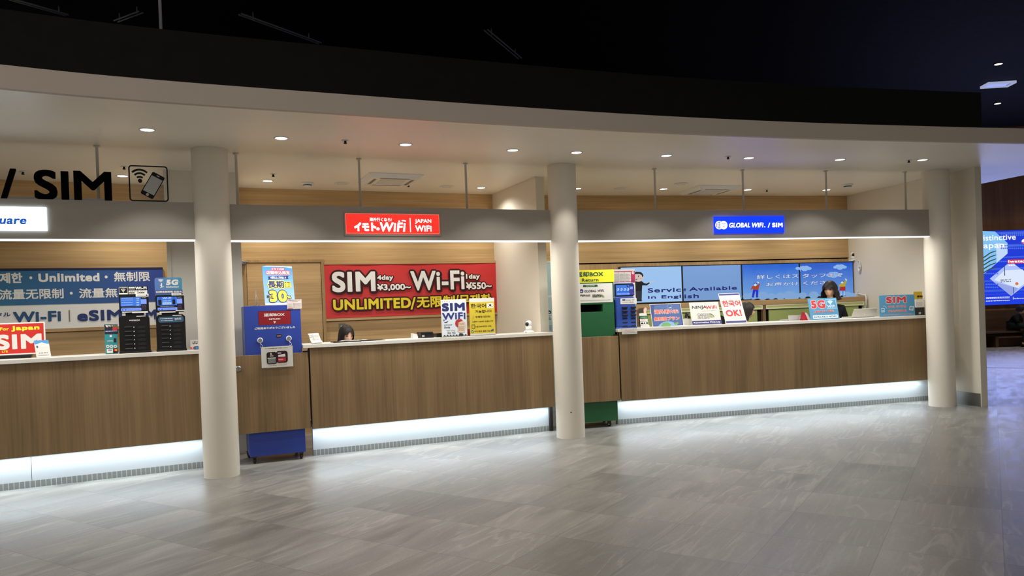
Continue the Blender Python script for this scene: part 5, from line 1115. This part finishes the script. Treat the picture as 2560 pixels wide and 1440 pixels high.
E4 = [vu0] + seams + [vu1]; bz = 0.012
VL = ['leftmost video wall screen showing a bowing man in black on pale blue', 'second video wall screen from the left, plain grey blue with the end of Service Available', 'third video wall screen, showing a waving boy in red and Japanese lettering', 'rightmost video wall screen, showing clouds and a waving figure in yellow']
VS = []
def skyglow(name, c0, c1, k=1.0):
    m = bpy.data.materials.new(name); m.use_nodes = True; nt = m.node_tree; L = nt.links.new; b = nt.nodes['Principled BSDF']
    tc = nt.nodes.new('ShaderNodeTexCoord'); s = nt.nodes.new('ShaderNodeSeparateXYZ'); L(tc.outputs['Generated'], s.inputs[0])
    n = nt.nodes.new('ShaderNodeTexNoise'); n.inputs['Scale'].default_value = 3.0; L(tc.outputs['Generated'], n.inputs['Vector'])
    a = nt.nodes.new('ShaderNodeMath'); a.operation = 'MULTIPLY_ADD'; L(n.outputs['Fac'], a.inputs[0]); a.inputs[1].default_value = 0.35; a.inputs[2].default_value = -0.17
    d = nt.nodes.new('ShaderNodeMath'); d.operation = 'ADD'; L(a.outputs[0], d.inputs[0]); L(s.outputs['Z'], d.inputs[1])
    r_ = nt.nodes.new('ShaderNodeValToRGB'); L(d.outputs[0], r_.inputs[0]); r_.color_ramp.elements[0].color = (*lin(c0), 1); r_.color_ramp.elements[1].color = (*lin(c1), 1)
    L(r_.outputs[0], b.inputs['Emission Color']); b.inputs['Emission Strength'].default_value = k * 0.86; b.inputs['Base Color'].default_value = (0.01, 0.01, 0.01, 1); b.inputs['Roughness'].default_value = 0.25; return m
CS = [skyglow('screen_pale_sky', (150, 190, 232), (146, 186, 230)), skyglow('screen_grey_blue', (112, 150, 200), (110, 150, 206)), skyglow('screen_blue_a', (110, 160, 214), (14, 92, 204)), skyglow('screen_blue_b', (96, 144, 206), (16, 84, 196))]
for i in range(4):
    a, c = E4[i], E4[i + 1]
    r = empty('video_screen', FR.mat(a, VV, vz0), VL[i], 'screen', 'video wall screens')
    w, h = c - a, vz1 - vz0; bzl = 0.014
    MB().box((0.0005, 0.004, 0.0), (w - 0.0005, 0.08, h), PLB, 0.003, 1).build('bezel', r)
    MB().box((bzl, 0.0, bzl), (w - bzl, 0.0038, h - bzl), CS[i]).build('display', r)
    VS.append((r, Plane(FR.pt(a, VV, vz0), FR.t, Vector((0, 0, 1)), w, h)))
GN = glow((22, 28, 120), 0.8); GW = glow((205, 222, 250), 0.9); GD = glow((30, 60, 150), 0.8); GK = glow((14, 14, 18), 0.6); GS = glow((226, 206, 196), 0.8)
def vprint(i, Z): return Print(VS[i][1], Z, 0.0006)
g = vprint(0, ZF)
g.poly([(330, 740), (445, 735), (440, 915), (330, 915)], glow((44, 50, 60), 0.7)); g.poly([(325, 585), (345, 560), (440, 568), (478, 600), (520, 612), (570, 585), (585, 598), (528, 642), (450, 640), (442, 738), (320, 740)], GK)
g.poly([(568, 590), (600, 572), (655, 574), (650, 584), (600, 592), (582, 602)], GS); g.disc((382, 498), 84, 82, GS); g.poly([(298, 470), (305, 425), (350, 408), (420, 412), (458, 440), (470, 480), (448, 502), (440, 465), (400, 444), (330, 448), (305, 480)], GK)
g.disc((462, 510), 12, 14, GS); g.disc((384, 490), 8, 10, GK); g.rect((372, 470), (405, 464), GK); g.poly([(332, 538), (368, 530), (362, 545), (340, 550)], GK); g.poly([(330, 905), (440, 900), (455, 910), (330, 918)], GK); g.disc((426, 525), 14, 10, glow((226, 170, 160), 0.8))
g.t('Servic', (545, 768), (1112, 672), GN, 0.05); g.t('in Engl', (548, 890), (1112, 800), GN, 0.05); g.done(VS[0][0])
g = vprint(1, ZF); g.t('e', (1160, 745), (1198, 690), GN, 0.05); g.t('Available', (1255, 740), (2070, 648), GN, 0.05); g.t('ish', (1172, 865), (1418, 785), GN, 0.05); g.done(VS[1][0])
def cloud(g, c, k, m):
    for dx, dy, rr in ((-95, 8, 40), (-40, -10, 55), (30, -12, 58), (95, 5, 45), (0, 18, 60)): g.disc((c[0] + dx * k, c[1] + dy * k), rr * k * 1.15, rr * k * 0.72, m)
GC = glow((140, 180, 232), 0.95); GC2 = glow((128, 168, 216), 0.9)
g = vprint(2, ZG)
for x, rr in ((190, 70), (300, 90), (480, 100), (640, 75), (800, 85), (960, 110), (1060, 80)): g.disc((x, 900 - rr * 0.4), rr, rr * 0.75, GC2)
g.poly([(140, 928), (1138, 890), (1138, 830), (140, 850)], GC2); g.disc((1110, 368), 42, 26, GC)
g.poly([(282, 890), (318, 892), (345, 780), (356, 780), (358, 892), (396, 890), (402, 750), (305, 752)], glow((14, 40, 200), 0.9)); g.poly([(262, 748), (290, 690), (340, 672), (395, 668), (408, 630), (430, 640), (418, 690), (400, 752), (305, 756), (300, 728), (278, 752)], glow((168, 66, 36), 0.9))
g.disc((345, 662), 26, 26, GW); g.arc((345, 656), 18, 32, 10, 170, GD); g.poly([(372, 612), (390, 604), (420, 628), (405, 640)], GW); g.rect((258, 926), (290, 914), GK); g.rect((362, 922), (415, 912), GK)
g.t('詳しくはス', (372, 562), (1122, 466), GW, 0.02, (GD, 0.06)); g.t('お声かけ', (540, 690), (1122, 606), GW, 0.02, (GD, 0.06)); g.done(VS[2][0])
g = vprint(3, ZG)
for x, rr in ((1200, 80), (1400, 95), (1600, 80), (1800, 100), (2000, 90), (2100, 70)): g.disc((x, 885 - rr * 0.4), rr * 0.9, rr * 0.7, GC2)
cloud(g, (1235, 365), 0.85, GC); g.rect((1153, 420), (1160, 330), GC); cloud(g, (1868, 340), 0.85, GC); cloud(g, (1755, 480), 0.95, GC)
g.t('タッフまで', (1190, 540), (1915, 446), GW, 0.02, (GD, 0.06)); g.t('ください', (1205, 664), (1775, 586), GW, 0.02, (GD, 0.06))
g.poly([(1855, 768), (1875, 692), (1965, 692), (1968, 768)], glow((170, 34, 40), 0.9)); g.poly([(1845, 690), (1862, 650), (1920, 632), (1955, 600), (1978, 560), (1996, 600), (1968, 650), (1966, 694), (1872, 696)], glow((178, 164, 44), 0.9))
g.disc((1905, 618), 22, 20, GW); g.arc((1905, 614), 16, 27, 10, 170, GD); g.poly([(1955, 556), (1972, 548), (1996, 580), (1980, 590)], GW); g.rect((1885, 855), (1892, 772), GW); g.rect((1940, 855), (1947, 772), GW); g.rect((1905, 866), (1975, 858), GK); g.done(VS[3][0])
# camera, adapter, cables beside the screens
u, z = lu(FR, VV + 0.03, ZG, (2112, 230)); r = pan_camera(FR.mat(u, VV + 0.03, vz1 + 0.001, math.radians(-30)), 1.15, 'white pan camera on top of the rightmost video wall screen')
MB().box((-0.12, -0.03, -0.0005), (0.05, 0.04, 0.0), PLW).build('mounting_plate', r)
p_ = hit(*ZG((2212, 325)), FR.pt(6.055, 0), FR.t)
r = empty('cable_coil', Matrix.Translation(p_) @ Matrix.Rotation(FR.a - math.radians(90), 4, 'Z'), 'white coil of cable hanging at the right edge of the video wall', 'cable coil')
g = MB()
for j in range(4): g.tube([(0.028 * math.cos(a * 0.4 + j) * (1 - 0.1 * j), 0.006 * j, 0.085 * math.sin(a * 0.4 + j) * (1 - 0.06 * j)) for a in range(17)], 0.006, PLW, 8)
g.build('loops', r); MB().box((-0.01, -0.006, -0.015), (0.03, 0.024, 0.015), PLW, 0.004).build('cable_tie', r)
pts = [(2185, 800), (2225, 770), (2250, 778), (2300, 815), (2338, 850), (2342, 960), (2350, 1080)]
P = []
for q in pts:
    vv = CV + 0.20 if q[1] < 830 else CV - 0.025
    a, c = lu(FR, vv, ZG, q); P.append(FR.pt(min(a, 6.07), vv, c))
g = MB().tube(P, 0.010, PLW, 8); a = [p + Vector((0, 0, -0.03)) + FR.t * -0.02 for p in P[:4]]; g.tube([P[0]] + a[1:], 0.006, PLW, 8)
tag(g.build('power_cable'), 'white cable looping down from the video wall to the cabinet end', 'cable')
# frosted glass door at the left end of the right booth's back wall
(a, z1) = lu(FR, BV - 0.03, ZS, (742, 355)); (c, _) = lu(FR, BV - 0.03, ZS, (900, 355))
r = empty('door_2', FR.mat(a, BV - 0.03, 0)); tag(r, 'pale frosted glass door between the white partition and the middle column', 'door', None, 'structure')
MB().box((0.012, 0.004, 0.0), (c - a - 0.02, 0.024, z1 - 0.012), mat('frosted_glass', (170, 196, 200), 0.25)).build('glass_leaf', r)
MB().box((0, 0, 0), (0.012, 0.028, z1), PLW).box((c - a - 0.02, 0, 0), (c - a, 0.028, z1), PLW).box((0.012, 0, z1 - 0.012), (c - a - 0.02, 0.028, z1), PLW).build('door_frame', r)
p_ = Print(Plane(FR.pt(a, BV - 0.03 + 0.0035, 0), FR.t, Vector((0, 0, 1)), 1, 1), ZS)
p_.rect((757, 850), (850, 820), ink((200, 214, 214))); p_.rect((768, 1190), (860, 1080), ink((196, 210, 212))); p_.rect((768, 1335), (865, 1215), ink((176, 198, 204))); p_.disc((793, 1056), 27, 26, ink((34, 40, 62))); p_.wifi((793, 1074), 22, WHT, 0.3, True, 2); p_.lines((785, 1170), (815, 1095), 4, ink((70, 90, 100)), 0.5, 3); p_.lines((775, 1310), (830, 1230), 5, ink((120, 150, 160)), 0.5, 4)
o = p_.done(r); o.location.y = 0.0035
# ================================================================== far side of the hall
pl = Plane(Vector((11.2, 20.84, 1.13)), Vector((1, 0, 0)), Vector((0, 0, 1)), 4.6, 2.03)
def led():
    return skyglow('led_blue', (14, 56, 222), (10, 48, 206), 1.0)
r = empty('led_screen', pl.M(), 'large blue advertising screen on the dark wood wall across the hall', 'screen')
MB().box((-0.006, 0.0045, -0.006), (pl.w + 0.006, 0.04, pl.h + 0.006), PLB).build('cabinet', r)
MB().box((0, 0.0, 0), (pl.w, 0.004, pl.h), led()).build('display', r)
g = Print(pl, ZN, 0.0008); GB = glow((128, 190, 240), 1.0); GWW = glow((250, 252, 255), 1.0); GP = glow((170, 190, 252), 1.0)
for y, hh in ((70, 14), (195, 8), (300, 18), (410, 14), (520, 18), (615, 14), (640, 30)): g.rect((0, y + hh), (900, y), glow((62, 100, 240), 0.8))
g.poly([(-120, 62), (180, 72), (298, 180), (298, 280), (70, 480), (-120, 640)], GB); g.poly([(190, 180), (298, 190), (298, 280), (196, 370)], glow((190, 214, 246), 1.0))
for i in range(9): g.poly([(40, 330 + i * 18), (90, 300 + i * 18), (130, 270 + i * 19), (190, 250 + i * 19), (190, 258 + i * 19), (134, 280 + i * 19), (94, 310 + i * 18), (44, 340 + i * 18)], glow((60, 84, 70), 0.7)) if i % 2 == 0 else None
g.poly([(130, 518), (330, 352), (540, 520), (332, 682)], GP); g.poly([(170, 530), (270, 440), (440, 430), (520, 520), (400, 608)], glow((216, 228, 250), 1.0)); g.poly([(160, 545), (400, 610), (350, 660), (332, 680)], glow((150, 164, 226), 1.0)); g.rect((354, 660), (358, 600), GK)
g.disc((386, 565), 16, 14, glow((224, 120, 70), 0.9)); g.lines((232, 558), (330, 520), 2, glow((50, 60, 80), 0.7), 0.4, 6); g.rect((267, 490), (272, 400), glow((60, 70, 90), 0.7))
for y in (88, 105, 205, 230, 355, 470, 572, 600):
    for x in range(230 if y < 240 else 210 if y < 400 else 85, 450 if y < 240 else 290 if y < 400 else 200, 18): g.poly([(x, y), (x + 8, y - 9), (x + 16, y), (x + 8, y + 9)], glow((84, 126, 240), 0.8))
g.t('istinctive', (68, 160), (372, 98), GWW, 0.02); g.t('D', (18, 162), (62, 100), GWW, 0.035); g.t('apan', (68, 248), (262, 188), GWW, 0.02); g.t('J', (30, 240), (60, 185), GWW, 0.035)
g.rect((296, 378), (520, 330), glow((206, 44, 70), 1.0)); g.t('Iwataya', (302, 376), (498, 336), GWW, 0.06); g.lines((305, 400), (365, 382), 1, GWW, 0.6, 3)
g.lines((92, 712), (315, 686), 2, GWW, 0.55, 4); g.lines((92, 736), (315, 718), 1, GWW, 0.6, 5); g.rect((346, 716), (349, 690), GWW); g.t('Information', (356, 712), (520, 694), GWW, 0.04); g.disc((452, 165), 24, 22, GWW); g.disc((440, 180), 10, 8, glow((206, 44, 70), 1.0))
g.done(r, 'screen_image')
light('blue_fill_lamp', 'AREA', (13.4, 20.6, 2.1), 150, (0.40, 0.47, 1.0), rot=(math.radians(-120), 0, 0), shape='RECTANGLE', size=4.4, size_y=2.0)  # added blue lamp by the screen, tipped up to tint the canopy soffit
# threshold strip and bench
a, c = atz(2440, 918.5, 0.002), atz(2640, 921.5, 0.002); d = (c - a).normalized(); s = Vector((-d.y, d.x, 0)) * 0.05
a = a - d * 1.5; c = c + d * 6
tag(MB().add([a - s, c - s, c + s, a + s], [(0, 1, 2, 3)], mat('threshold_brown', (96, 70, 60), 0.5)).build('trim_4'), kind='structure')
BX = Matrix.Translation((11.6, 20.25, 0))
r = empty('bench', BX, 'dark wooden wall bench under the advertising screen', 'bench')
DW = wood('bench_wood', (50, 36, 28), (84, 62, 46), 'x')
MB().box((0, 0.0, 0.38), (5.0, 0.55, 0.43), DW, 0.006).build('seat', r); MB().box((0.05, 0.03, 0.3), (4.95, 0.5, 0.379), STAIN).build('under_frame', r); MB().box((0, 0.56, 0.43), (5.0, 0.61, 0.98), DW, 0.006).build('backrest', r)
for x in (0.05, 1.3, 2.5, 3.7, 4.87): MB().box((x, 0.06, 0), (x + 0.08, 0.46, 0.299), DW).build('leg', r)
for i, x in enumerate((0.15, 0.6)): MB().box((x, 0.12, 0.432), (x + 0.4, 0.552, 0.46), mat('seat_pad', (60, 56, 60), 0.7), 0.012).build('seat_pad', r)
# ================================================================== people
SKIN = mat('skin', (216, 172, 144), 0.5); SKIN2 = mat('skin_shade_of_face', (206, 160, 130), 0.5)
def hairmat(name, c0, c1):
    m = bpy.data.materials.new(name); m.use_nodes = True; nt = m.node_tree; L = nt.links.new; b = nt.nodes['Principled BSDF']
    tc = nt.nodes.new('ShaderNodeTexCoord'); mp = nt.nodes.new('ShaderNodeMapping'); mp.inputs['Scale'].default_value = (60, 60, 4); n = nt.nodes.new('ShaderNodeTexNoise'); n.inputs['Scale'].default_value = 3
    L(tc.outputs['Object'], mp.inputs[0]); L(mp.outputs[0], n.inputs['Vector']); r = nt.nodes.new('ShaderNodeValToRGB'); L(n.outputs['Fac'], r.inputs[0])
    r.color_ramp.elements[0].position = 0.35; r.color_ramp.elements[1].position = 0.65
    r.color_ramp.elements[0].color = (*lin(c0), 1); r.color_ramp.elements[1].color = (*lin(c1), 1); L(r.outputs[0], b.inputs['Base Color']); b.inputs['Roughness'].default_value = 0.5; b.inputs['Specular IOR Level'].default_value = 0.35; return m
HAIRB = hairmat('hair_black', (16, 12, 12), (36, 28, 26)); HAIRN = hairmat('hair_brown_black', (14, 10, 9), (40, 28, 23))
CLOTHK = mat('black_cloth', (20, 20, 22), 0.85, spec=0.2); CLOTHG = mat('dark_green_cloth', (24, 34, 30), 0.85, spec=0.2)
def evaluated(o):
    dg = bpy.context.evaluated_depsgraph_get(); return bpy.data.meshes.new_from_object(o.evaluated_get(dg))
def skin(nodes, edges, root, sub=1):
    bm = bmesh.new(); ly = bm.verts.layers.skin.verify(); vs = {}
    for k, (p, r) in nodes.items():
        v = bm.verts.new(p); v[ly].radius = (r, r) if not isinstance(r, tuple) else r; v[ly].use_root = (k == root); vs[k] = v
    for a, b in edges: bm.edges.new((vs[a], vs[b]))
    me = bpy.data.meshes.new('t'); bm.to_mesh(me); bm.free()
    o = bpy.data.objects.new('t', me); COL.objects.link(o)
    o.modifiers.new('s', 'SKIN'); m = o.modifiers.new('u', 'SUBSURF'); m.levels = sub; m.render_levels = sub
    r = evaluated(o); bpy.data.objects.remove(o); return r
def head_geo(k=0.96, nl=44, nm=60):
    vs = []; fs = []
    for i in range(nl + 1):
        th = math.pi * i / nl
        for j in range(nm):
            ph = 2 * math.pi * j / nm
            x, y, z = 0.072 * math.sin(ph) * math.sin(th), -0.092 * math.cos(ph) * math.sin(th), 0.112 * math.cos(th)
            if z < 0:
                t = -z / 0.112; x *= 1 - 0.30 * t ** 1.4
                y = y * (1 - 0.45 * t) if y > 0 else y - 0.012 * t * math.cos(ph)
            if y < 0:
                f = max(0, min(1, (0.02 - z) / 0.048)) if z > -0.028 else max(0, 1 - (-0.028 - z) / 0.010)
                y -= 0.021 * math.exp(-(x / 0.012) ** 2) * f
                y += 0.008 * math.exp(-((abs(x) - 0.03) / 0.016) ** 2 - ((z - 0.012) / 0.012) ** 2)
                y -= 0.005 * math.exp(-(x / 0.02) ** 2 - ((z + 0.06) / 0.012) ** 2)
            vs.append(Vector((x, y, z)) * k)
    for i in range(nl):
        for j in range(nm): fs.append((i * nm + j, (i + 1) * nm + j, (i + 1) * nm + (j + 1) % nm, i * nm + (j + 1) % nm))
    return vs, fs
def hair_geo(zb, vol, wave, k=0.96, n=120, m=26, seed=1, flare=0.0):
    vs = []; fs = []
    rx, ry, zt = 0.072 + vol, 0.092 + vol, 0.112 + vol * 0.9
    for i in range(n):
        ph = -math.pi + 2 * math.pi * i / n; b = zb(ph) + 0.010 * noise.noise((ph * 6, seed, 0)) + 0.006 * noise.noise((ph * 17, seed, 3))
        for j in range(m + 1):
            s = j / m; z = zt * 0.9999 + (b - zt) * (1 - math.cos(s * math.pi / 2)) ** 0.9
            q = z / zt
            r = math.sqrt(max(0, 1 - q * q)) if z > 0 else 1.0 + flare * (-z / 0.12) * (1 if b < -0.02 else 0)
            w = 1 + wave * math.sin(z * 70 + 3 * math.sin(ph * 2)) * (0.5 if z > 0 else 1) * (0 if s < 0.25 else 1)
            st = 0.0025 * noise.noise((ph * 22, z * 8, seed)) + 0.0012 * math.sin(ph * 57)
            back = 0.012 if abs(ph) > 1.2 else 0.0
            vs.append(Vector(((rx * r * w + st) * math.sin(ph), -(ry * r * w + st) * math.cos(ph) + back * r, z)) * k)
    for i in range(n):
        for j in range(m): fs.append((i * (m + 1) + j, i * (m + 1) + j + 1, ((i + 1) % n) * (m + 1) + j + 1, ((i + 1) % n) * (m + 1) + j))
    return vs, fs
def hand_nodes(N, Ed, wrist, p, d, up, side, curl=0.5):
    """palm, four fingers of different lengths and a thumb from the palm's side"""
    d = Vector(d).normalized(); up = Vector(up).normalized(); sd = d.cross(up).normalized() * side
    p = Vector(p); pm = p + d * 0.05
    N[wrist + 'p'] = (p + d * 0.022, 0.026); Ed.append((wrist, wrist + 'p')); N[wrist + 'm'] = (pm, 0.028); Ed.append((wrist + 'p', wrist + 'm'))
    for i, (o, L) in enumerate(((-0.027, 0.062), (-0.009, 0.072), (0.009, 0.068), (0.026, 0.052))):
        a = pm + d * 0.022 + sd * o; b = a + d * L * 0.5 - up * L * 0.25 * curl; c = b + d * L * 0.35 - up * L * 0.5 * curl
        for t, (q, r) in enumerate(((a, 0.0095), (b, 0.0085), (c, 0.007))): N[f'{wrist}f{i}{t}'] = (q, r)
        Ed += [(wrist + 'm', f'{wrist}f{i}0'), (f'{wrist}f{i}0', f'{wrist}f{i}1'), (f'{wrist}f{i}1', f'{wrist}f{i}2')]
    a = p + d * 0.03 - sd * 0.03; b = a + d * 0.028 - sd * 0.02 - up * 0.008; c = b + d * 0.022 - up * 0.01
    for t, (q, r) in enumerate(((a, 0.012), (b, 0.010), (c, 0.008))): N[f'{wrist}t{t}'] = (q, r)
    Ed += [(wrist + 'p', wrist + 't0'), (wrist + 't0', wrist + 't1'), (wrist + 't1', wrist + 't2')]
def person(M, label, J, head, yaw, pitch, hair, hm, top, bottom, name='person', roll=0.0, mouth_open=0.0, group=None):
    """J: joints (pelvis, waist, chest, neck, shoulder/elbow/wrist L R, hip/knee/ankle/toe L R)"""
    r = empty(name, M, label, 'person', group)
    head = Vector(head); HM_ = Matrix.Translation(head) @ Matrix.Rotation(yaw, 4, 'Z') @ Matrix.Rotation(pitch, 4, 'X') @ Matrix.Rotation(roll, 4, 'Y')
    N = {}; Ed = []
    rad = dict(pelvis=0.125, waist=0.108, chest=0.125, neck=0.05, sh=0.052, el=0.040, wr=0.027, hip=0.088, kn=0.056, an=0.037, to=0.032)
    for k in ('pelvis', 'waist', 'chest', 'neck'): N[k] = (Vector(J[k]), rad[k])
    N['skull'] = (HM_ @ Vector((0, 0.012, -0.05)), 0.05)
    Ed += [('pelvis', 'waist'), ('waist', 'chest'), ('chest', 'neck'), ('neck', 'skull')]
    for s, sg in (('L', -1), ('R', 1)):
        for k in ('sh', 'el', 'wr', 'hip', 'kn', 'an', 'to'): N[k + s] = (Vector(J[k + s]), rad[k])
        Ed += [('chest', 'sh' + s), ('sh' + s, 'el' + s), ('el' + s, 'wr' + s), ('pelvis', 'hip' + s), ('hip' + s, 'kn' + s), ('kn' + s, 'an' + s), ('an' + s, 'to' + s)]
        dd = Vector(J['wr' + s]) - Vector(J['el' + s]); hand_nodes(N, Ed, 'wr' + s, J['wr' + s], dd, (0, 0.2, 1), sg)
    body = skin(N, Ed, 'pelvis')
    bm = bmesh.new(); bm.from_mesh(body); bpy.data.meshes.remove(body)
    hv, hf = head_geo(); V = [bm.verts.new(HM_ @ v) for v in hv]
    for f in hf:
        try: bm.faces.new([V[i] for i in f])
        except ValueError: pass
    for sg in (-1, 1):
        e = bmesh.ops.create_uvsphere(bm, u_segments=14, v_segments=10, radius=1)['verts']
        for v in e: v.co = HM_ @ Vector((sg * 0.070 + v.co.x * 0.008, 0.006 + v.co.y * 0.017, -0.006 + v.co.z * 0.029))
    me = bpy.data.meshes.new('t'); bm.to_mesh(me); bm.free(); o = bpy.data.objects.new('t', me); COL.objects.link(o)
    rm = o.modifiers.new('r', 'REMESH'); rm.mode = 'VOXEL'; rm.voxel_size = 0.0055
    sm = o.modifiers.new('s', 'SMOOTH'); sm.iterations = 2; sm.factor = 0.4
    out = evaluated(o); bpy.data.objects.remove(o)
    out.materials.clear(); out.materials.append(SKIN)
    for p in out.polygons: p.use_smooth = True
    b = bpy.data.objects.new('body', out); COL.objects.link(b); b.parent = r
    def onhead(name, g): q = g.build(name, r); q.matrix_local = HM_; return q
    for sg in (-1, 1):
        onhead('eye', MB().ball((sg * 0.0295, -0.0775, 0.0105), (0.0125, 0.0065, 0.0042), BLK, 16, 10))
        onhead('eyebrow', MB().ball((sg * 0.030, -0.0795, 0.0335), (0.0155, 0.0045, 0.0026), HAIRN, 14, 8))
    onhead('mouth', MB().ball((0, -0.0865, -0.0605), (0.0185, 0.0048, 0.0048), mat('lips', (172, 74, 72), 0.4), 18, 10))
    hv, hf = hair_geo(*hair); onhead('hair', MB().add(hv, hf, hm, True))
    # clothes: the body's own lines, a little fuller
    T = {k: (N[k][0], N[k][1] + 0.016) for k in ('pelvis', 'waist', 'chest', 'shL', 'shR', 'elL', 'elR')}; T['collar'] = (N['chest'][0].lerp(N['neck'][0], 1.0), 0.064)
    E2 = [('pelvis', 'waist'), ('waist', 'chest'), ('chest', 'collar')]
    for s in 'LR':
        T['cuff' + s] = (N['el' + s][0].lerp(N['wr' + s][0], top[1]), N['el' + s][1] + 0.008); E2 += [('chest', 'sh' + s), ('sh' + s, 'el' + s), ('el' + s, 'cuff' + s)]
    me = skin(T, E2, 'pelvis', 2); me.materials.clear(); me.materials.append(top[0])
    for p in me.polygons: p.use_smooth = True
    c = bpy.data.objects.new('shirt', me); COL.objects.link(c); c.parent = r
    T = {k: (N[k][0], N[k][1] + 0.014) for k in ('pelvis', 'hipL', 'hipR', 'knL', 'knR')}; E3 = []
    for s in 'LR': T['hem' + s] = (N['kn' + s][0].lerp(N['an' + s][0], 0.9), 0.062); E3 += [('pelvis', 'hip' + s), ('hip' + s, 'kn' + s), ('kn' + s, 'hem' + s)]
    me = skin(T, E3, 'pelvis', 2); me.materials.clear(); me.materials.append(bottom)
    for p in me.polygons: p.use_smooth = True
    c = bpy.data.objects.new('trousers', me); COL.objects.link(c); c.parent = r
    for s in 'LR':
        a, t = N['an' + s][0], N['to' + s][0]; d = (t - a); d.z = 0; d.normalize(); n = MB()
        n.tube([Vector((a.x, a.y, 0.037)) - d * 0.05, Vector((a.x, a.y, 0.045)), Vector((t.x, t.y, 0.036)), Vector((t.x, t.y, 0.030)) + d * 0.03], [0.034, 0.044, 0.036, 0.02], CLOTHK, 14).build('shoe', r)
    return r
def J_stand(H, bend=0.0):
    j = dict(pelvis=(0, 0, 0.545 * H), waist=(0, -0.2 * bend, 0.64 * H), chest=(0, -0.7 * bend, 0.755 * H), neck=(0, -bend, 0.845 * H))
    for s, g in (('L', -1), ('R', 1)):
        j.update({'sh' + s: (g * 0.16, -0.8 * bend, 0.80 * H), 'el' + s: (g * 0.205, -0.02 - 0.5 * bend, 0.62 * H), 'wr' + s: (g * 0.13, -0.24 - 0.5 * bend, 0.60 * H), 'hip' + s: (g * 0.08, 0, 0.515 * H), 'kn' + s: (g * 0.085, -0.012, 0.28 * H), 'an' + s: (g * 0.09, 0.02, 0.05), 'to' + s: (g * 0.10, -0.11, 0.034)})
    return j
def J_sit(seat, head_z, lean):
    p = seat + 0.13; nz = head_z - 0.145; L = nz - p
    j = dict(pelvis=(0, 0.0, p), waist=(0, -0.25 * lean, p + 0.32 * L), chest=(0, -0.65 * lean, p + 0.68 * L), neck=(0, -lean, nz))
    for s, g in (('L', -1), ('R', 1)):
        j.update({'sh' + s: (g * 0.155, -0.75 * lean, p + 0.83 * L), 'el' + s: (g * 0.19, -0.06 - 0.7 * lean, p + 0.34 * L), 'wr' + s: (g * 0.10, -0.27 - 0.7 * lean, p + 0.26 * L), 'hip' + s: (g * 0.085, -0.02, seat + 0.108), 'kn' + s: (g * 0.11, -0.36, seat + 0.075), 'an' + s: (g * 0.11, -0.26, 0.06), 'to' + s: (g * 0.12, -0.38, 0.034)})
    return j
def mix_(a, b, t): t = max(0, min(1, t)); t = t * t * (3 - 2 * t); return a + (b - a) * t
# standing woman with wavy bob
def zb1(ph):
    a = abs(ph); return mix_(0.030, -0.145, (a - 0.62) / 0.5) if a < 1.3 else -0.145
u, z = uz(FR, 0.72, 2073, 704)
person(FR.mat(u, 0.72, 0, math.radians(-32)), 'woman in black with a wavy dark bob standing behind the light blue 5G sign', J_stand(1.66, 0.03), (0, -0.055, z - 0.122), math.radians(-22), math.radians(6), (zb1, 0.034, 0.05, 0.96, 140, 28, 5, 0.34), HAIRN, (CLOTHK, 0.8), CLOTHK, roll=math.radians(3))
# seated woman, head bent, at the middle counter
def zb2(ph):
    a = abs(ph); c = 0.066 if a < 0.16 else mix_(0.058, 0.026, (a - 0.16) / 0.35)
    return mix_(c, -0.20, (a - 0.72) / 0.32)
u, z = uz(FM, 0.72, 857, 812)
person(FM.mat(u, 0.72, 0, math.radians(6)), 'seated woman with straight black hair looking down behind the middle counter', J_sit(0.55, z - 0.115, 0.10), (0, -0.13, z - 0.115), math.radians(8), math.radians(20), (zb2, 0.014, 0.0, 0.96, 140, 26, 9, 0.02), HAIRB, (CLOTHK, 0.8), CLOTHK)
# woman in profile beside the Korean sign
def zb3(ph):
    a = abs(ph); return mix_(0.045, -0.085, (a - 0.8) / 0.5) if a < 1.4 else -0.15
u, z = uz(FR, 0.66, 1873, 754)
person(FR.mat(u - 0.14, 0.66, 0, math.radians(62)), 'woman with dark hair in profile, mostly hidden by the tall Korean sign', J_sit(0.60, z - 0.12, 0.06), (0, -0.09, z - 0.12), math.radians(14), math.radians(8), (zb3, 0.015, 0.0, 0.96, 130, 24, 13, 0.0), HAIRN, (CLOTHK, 0.8), CLOTHK)
# person on the far bench
def zb4(ph):
    a = abs(ph); return mix_(0.05, -0.06, (a - 0.8) / 0.5) if a < 1.5 else -0.08
P = hit(2534, 764, Vector((0, 20.45, 0)), Vector((0, 1, 0)))
person(Matrix.Translation((P.x - 0.05, 20.45, 0)) @ Matrix.Rotation(math.radians(42), 4, 'Z'), 'person in a black tee and dark trousers seated on the far bench, head bent', J_sit(0.46, P.z - 0.11, 0.16), (0, -0.22, P.z - 0.11), math.radians(8), math.radians(28), (zb4, 0.024, 0.02, 0.96, 110, 22, 17, 0.0), HAIRB, (CLOTHK, 0.12), CLOTHG)
r = empty('tan_bag', Matrix.Translation((P.x + 0.52, 20.42, 0.432)), 'tan bag on the bench beside the seated person', 'bag')
MB().box((-0.14, -0.09, 0), (0.14, 0.09, 0.28), mat('tan_leather', (150, 100, 58), 0.6), 0.02).build('body', r); MB().tube([(-0.07, 0, 0.28), (-0.05, 0, 0.36), (0.05, 0, 0.36), (0.07, 0, 0.28)], 0.008, DARKM).build('handle', r)
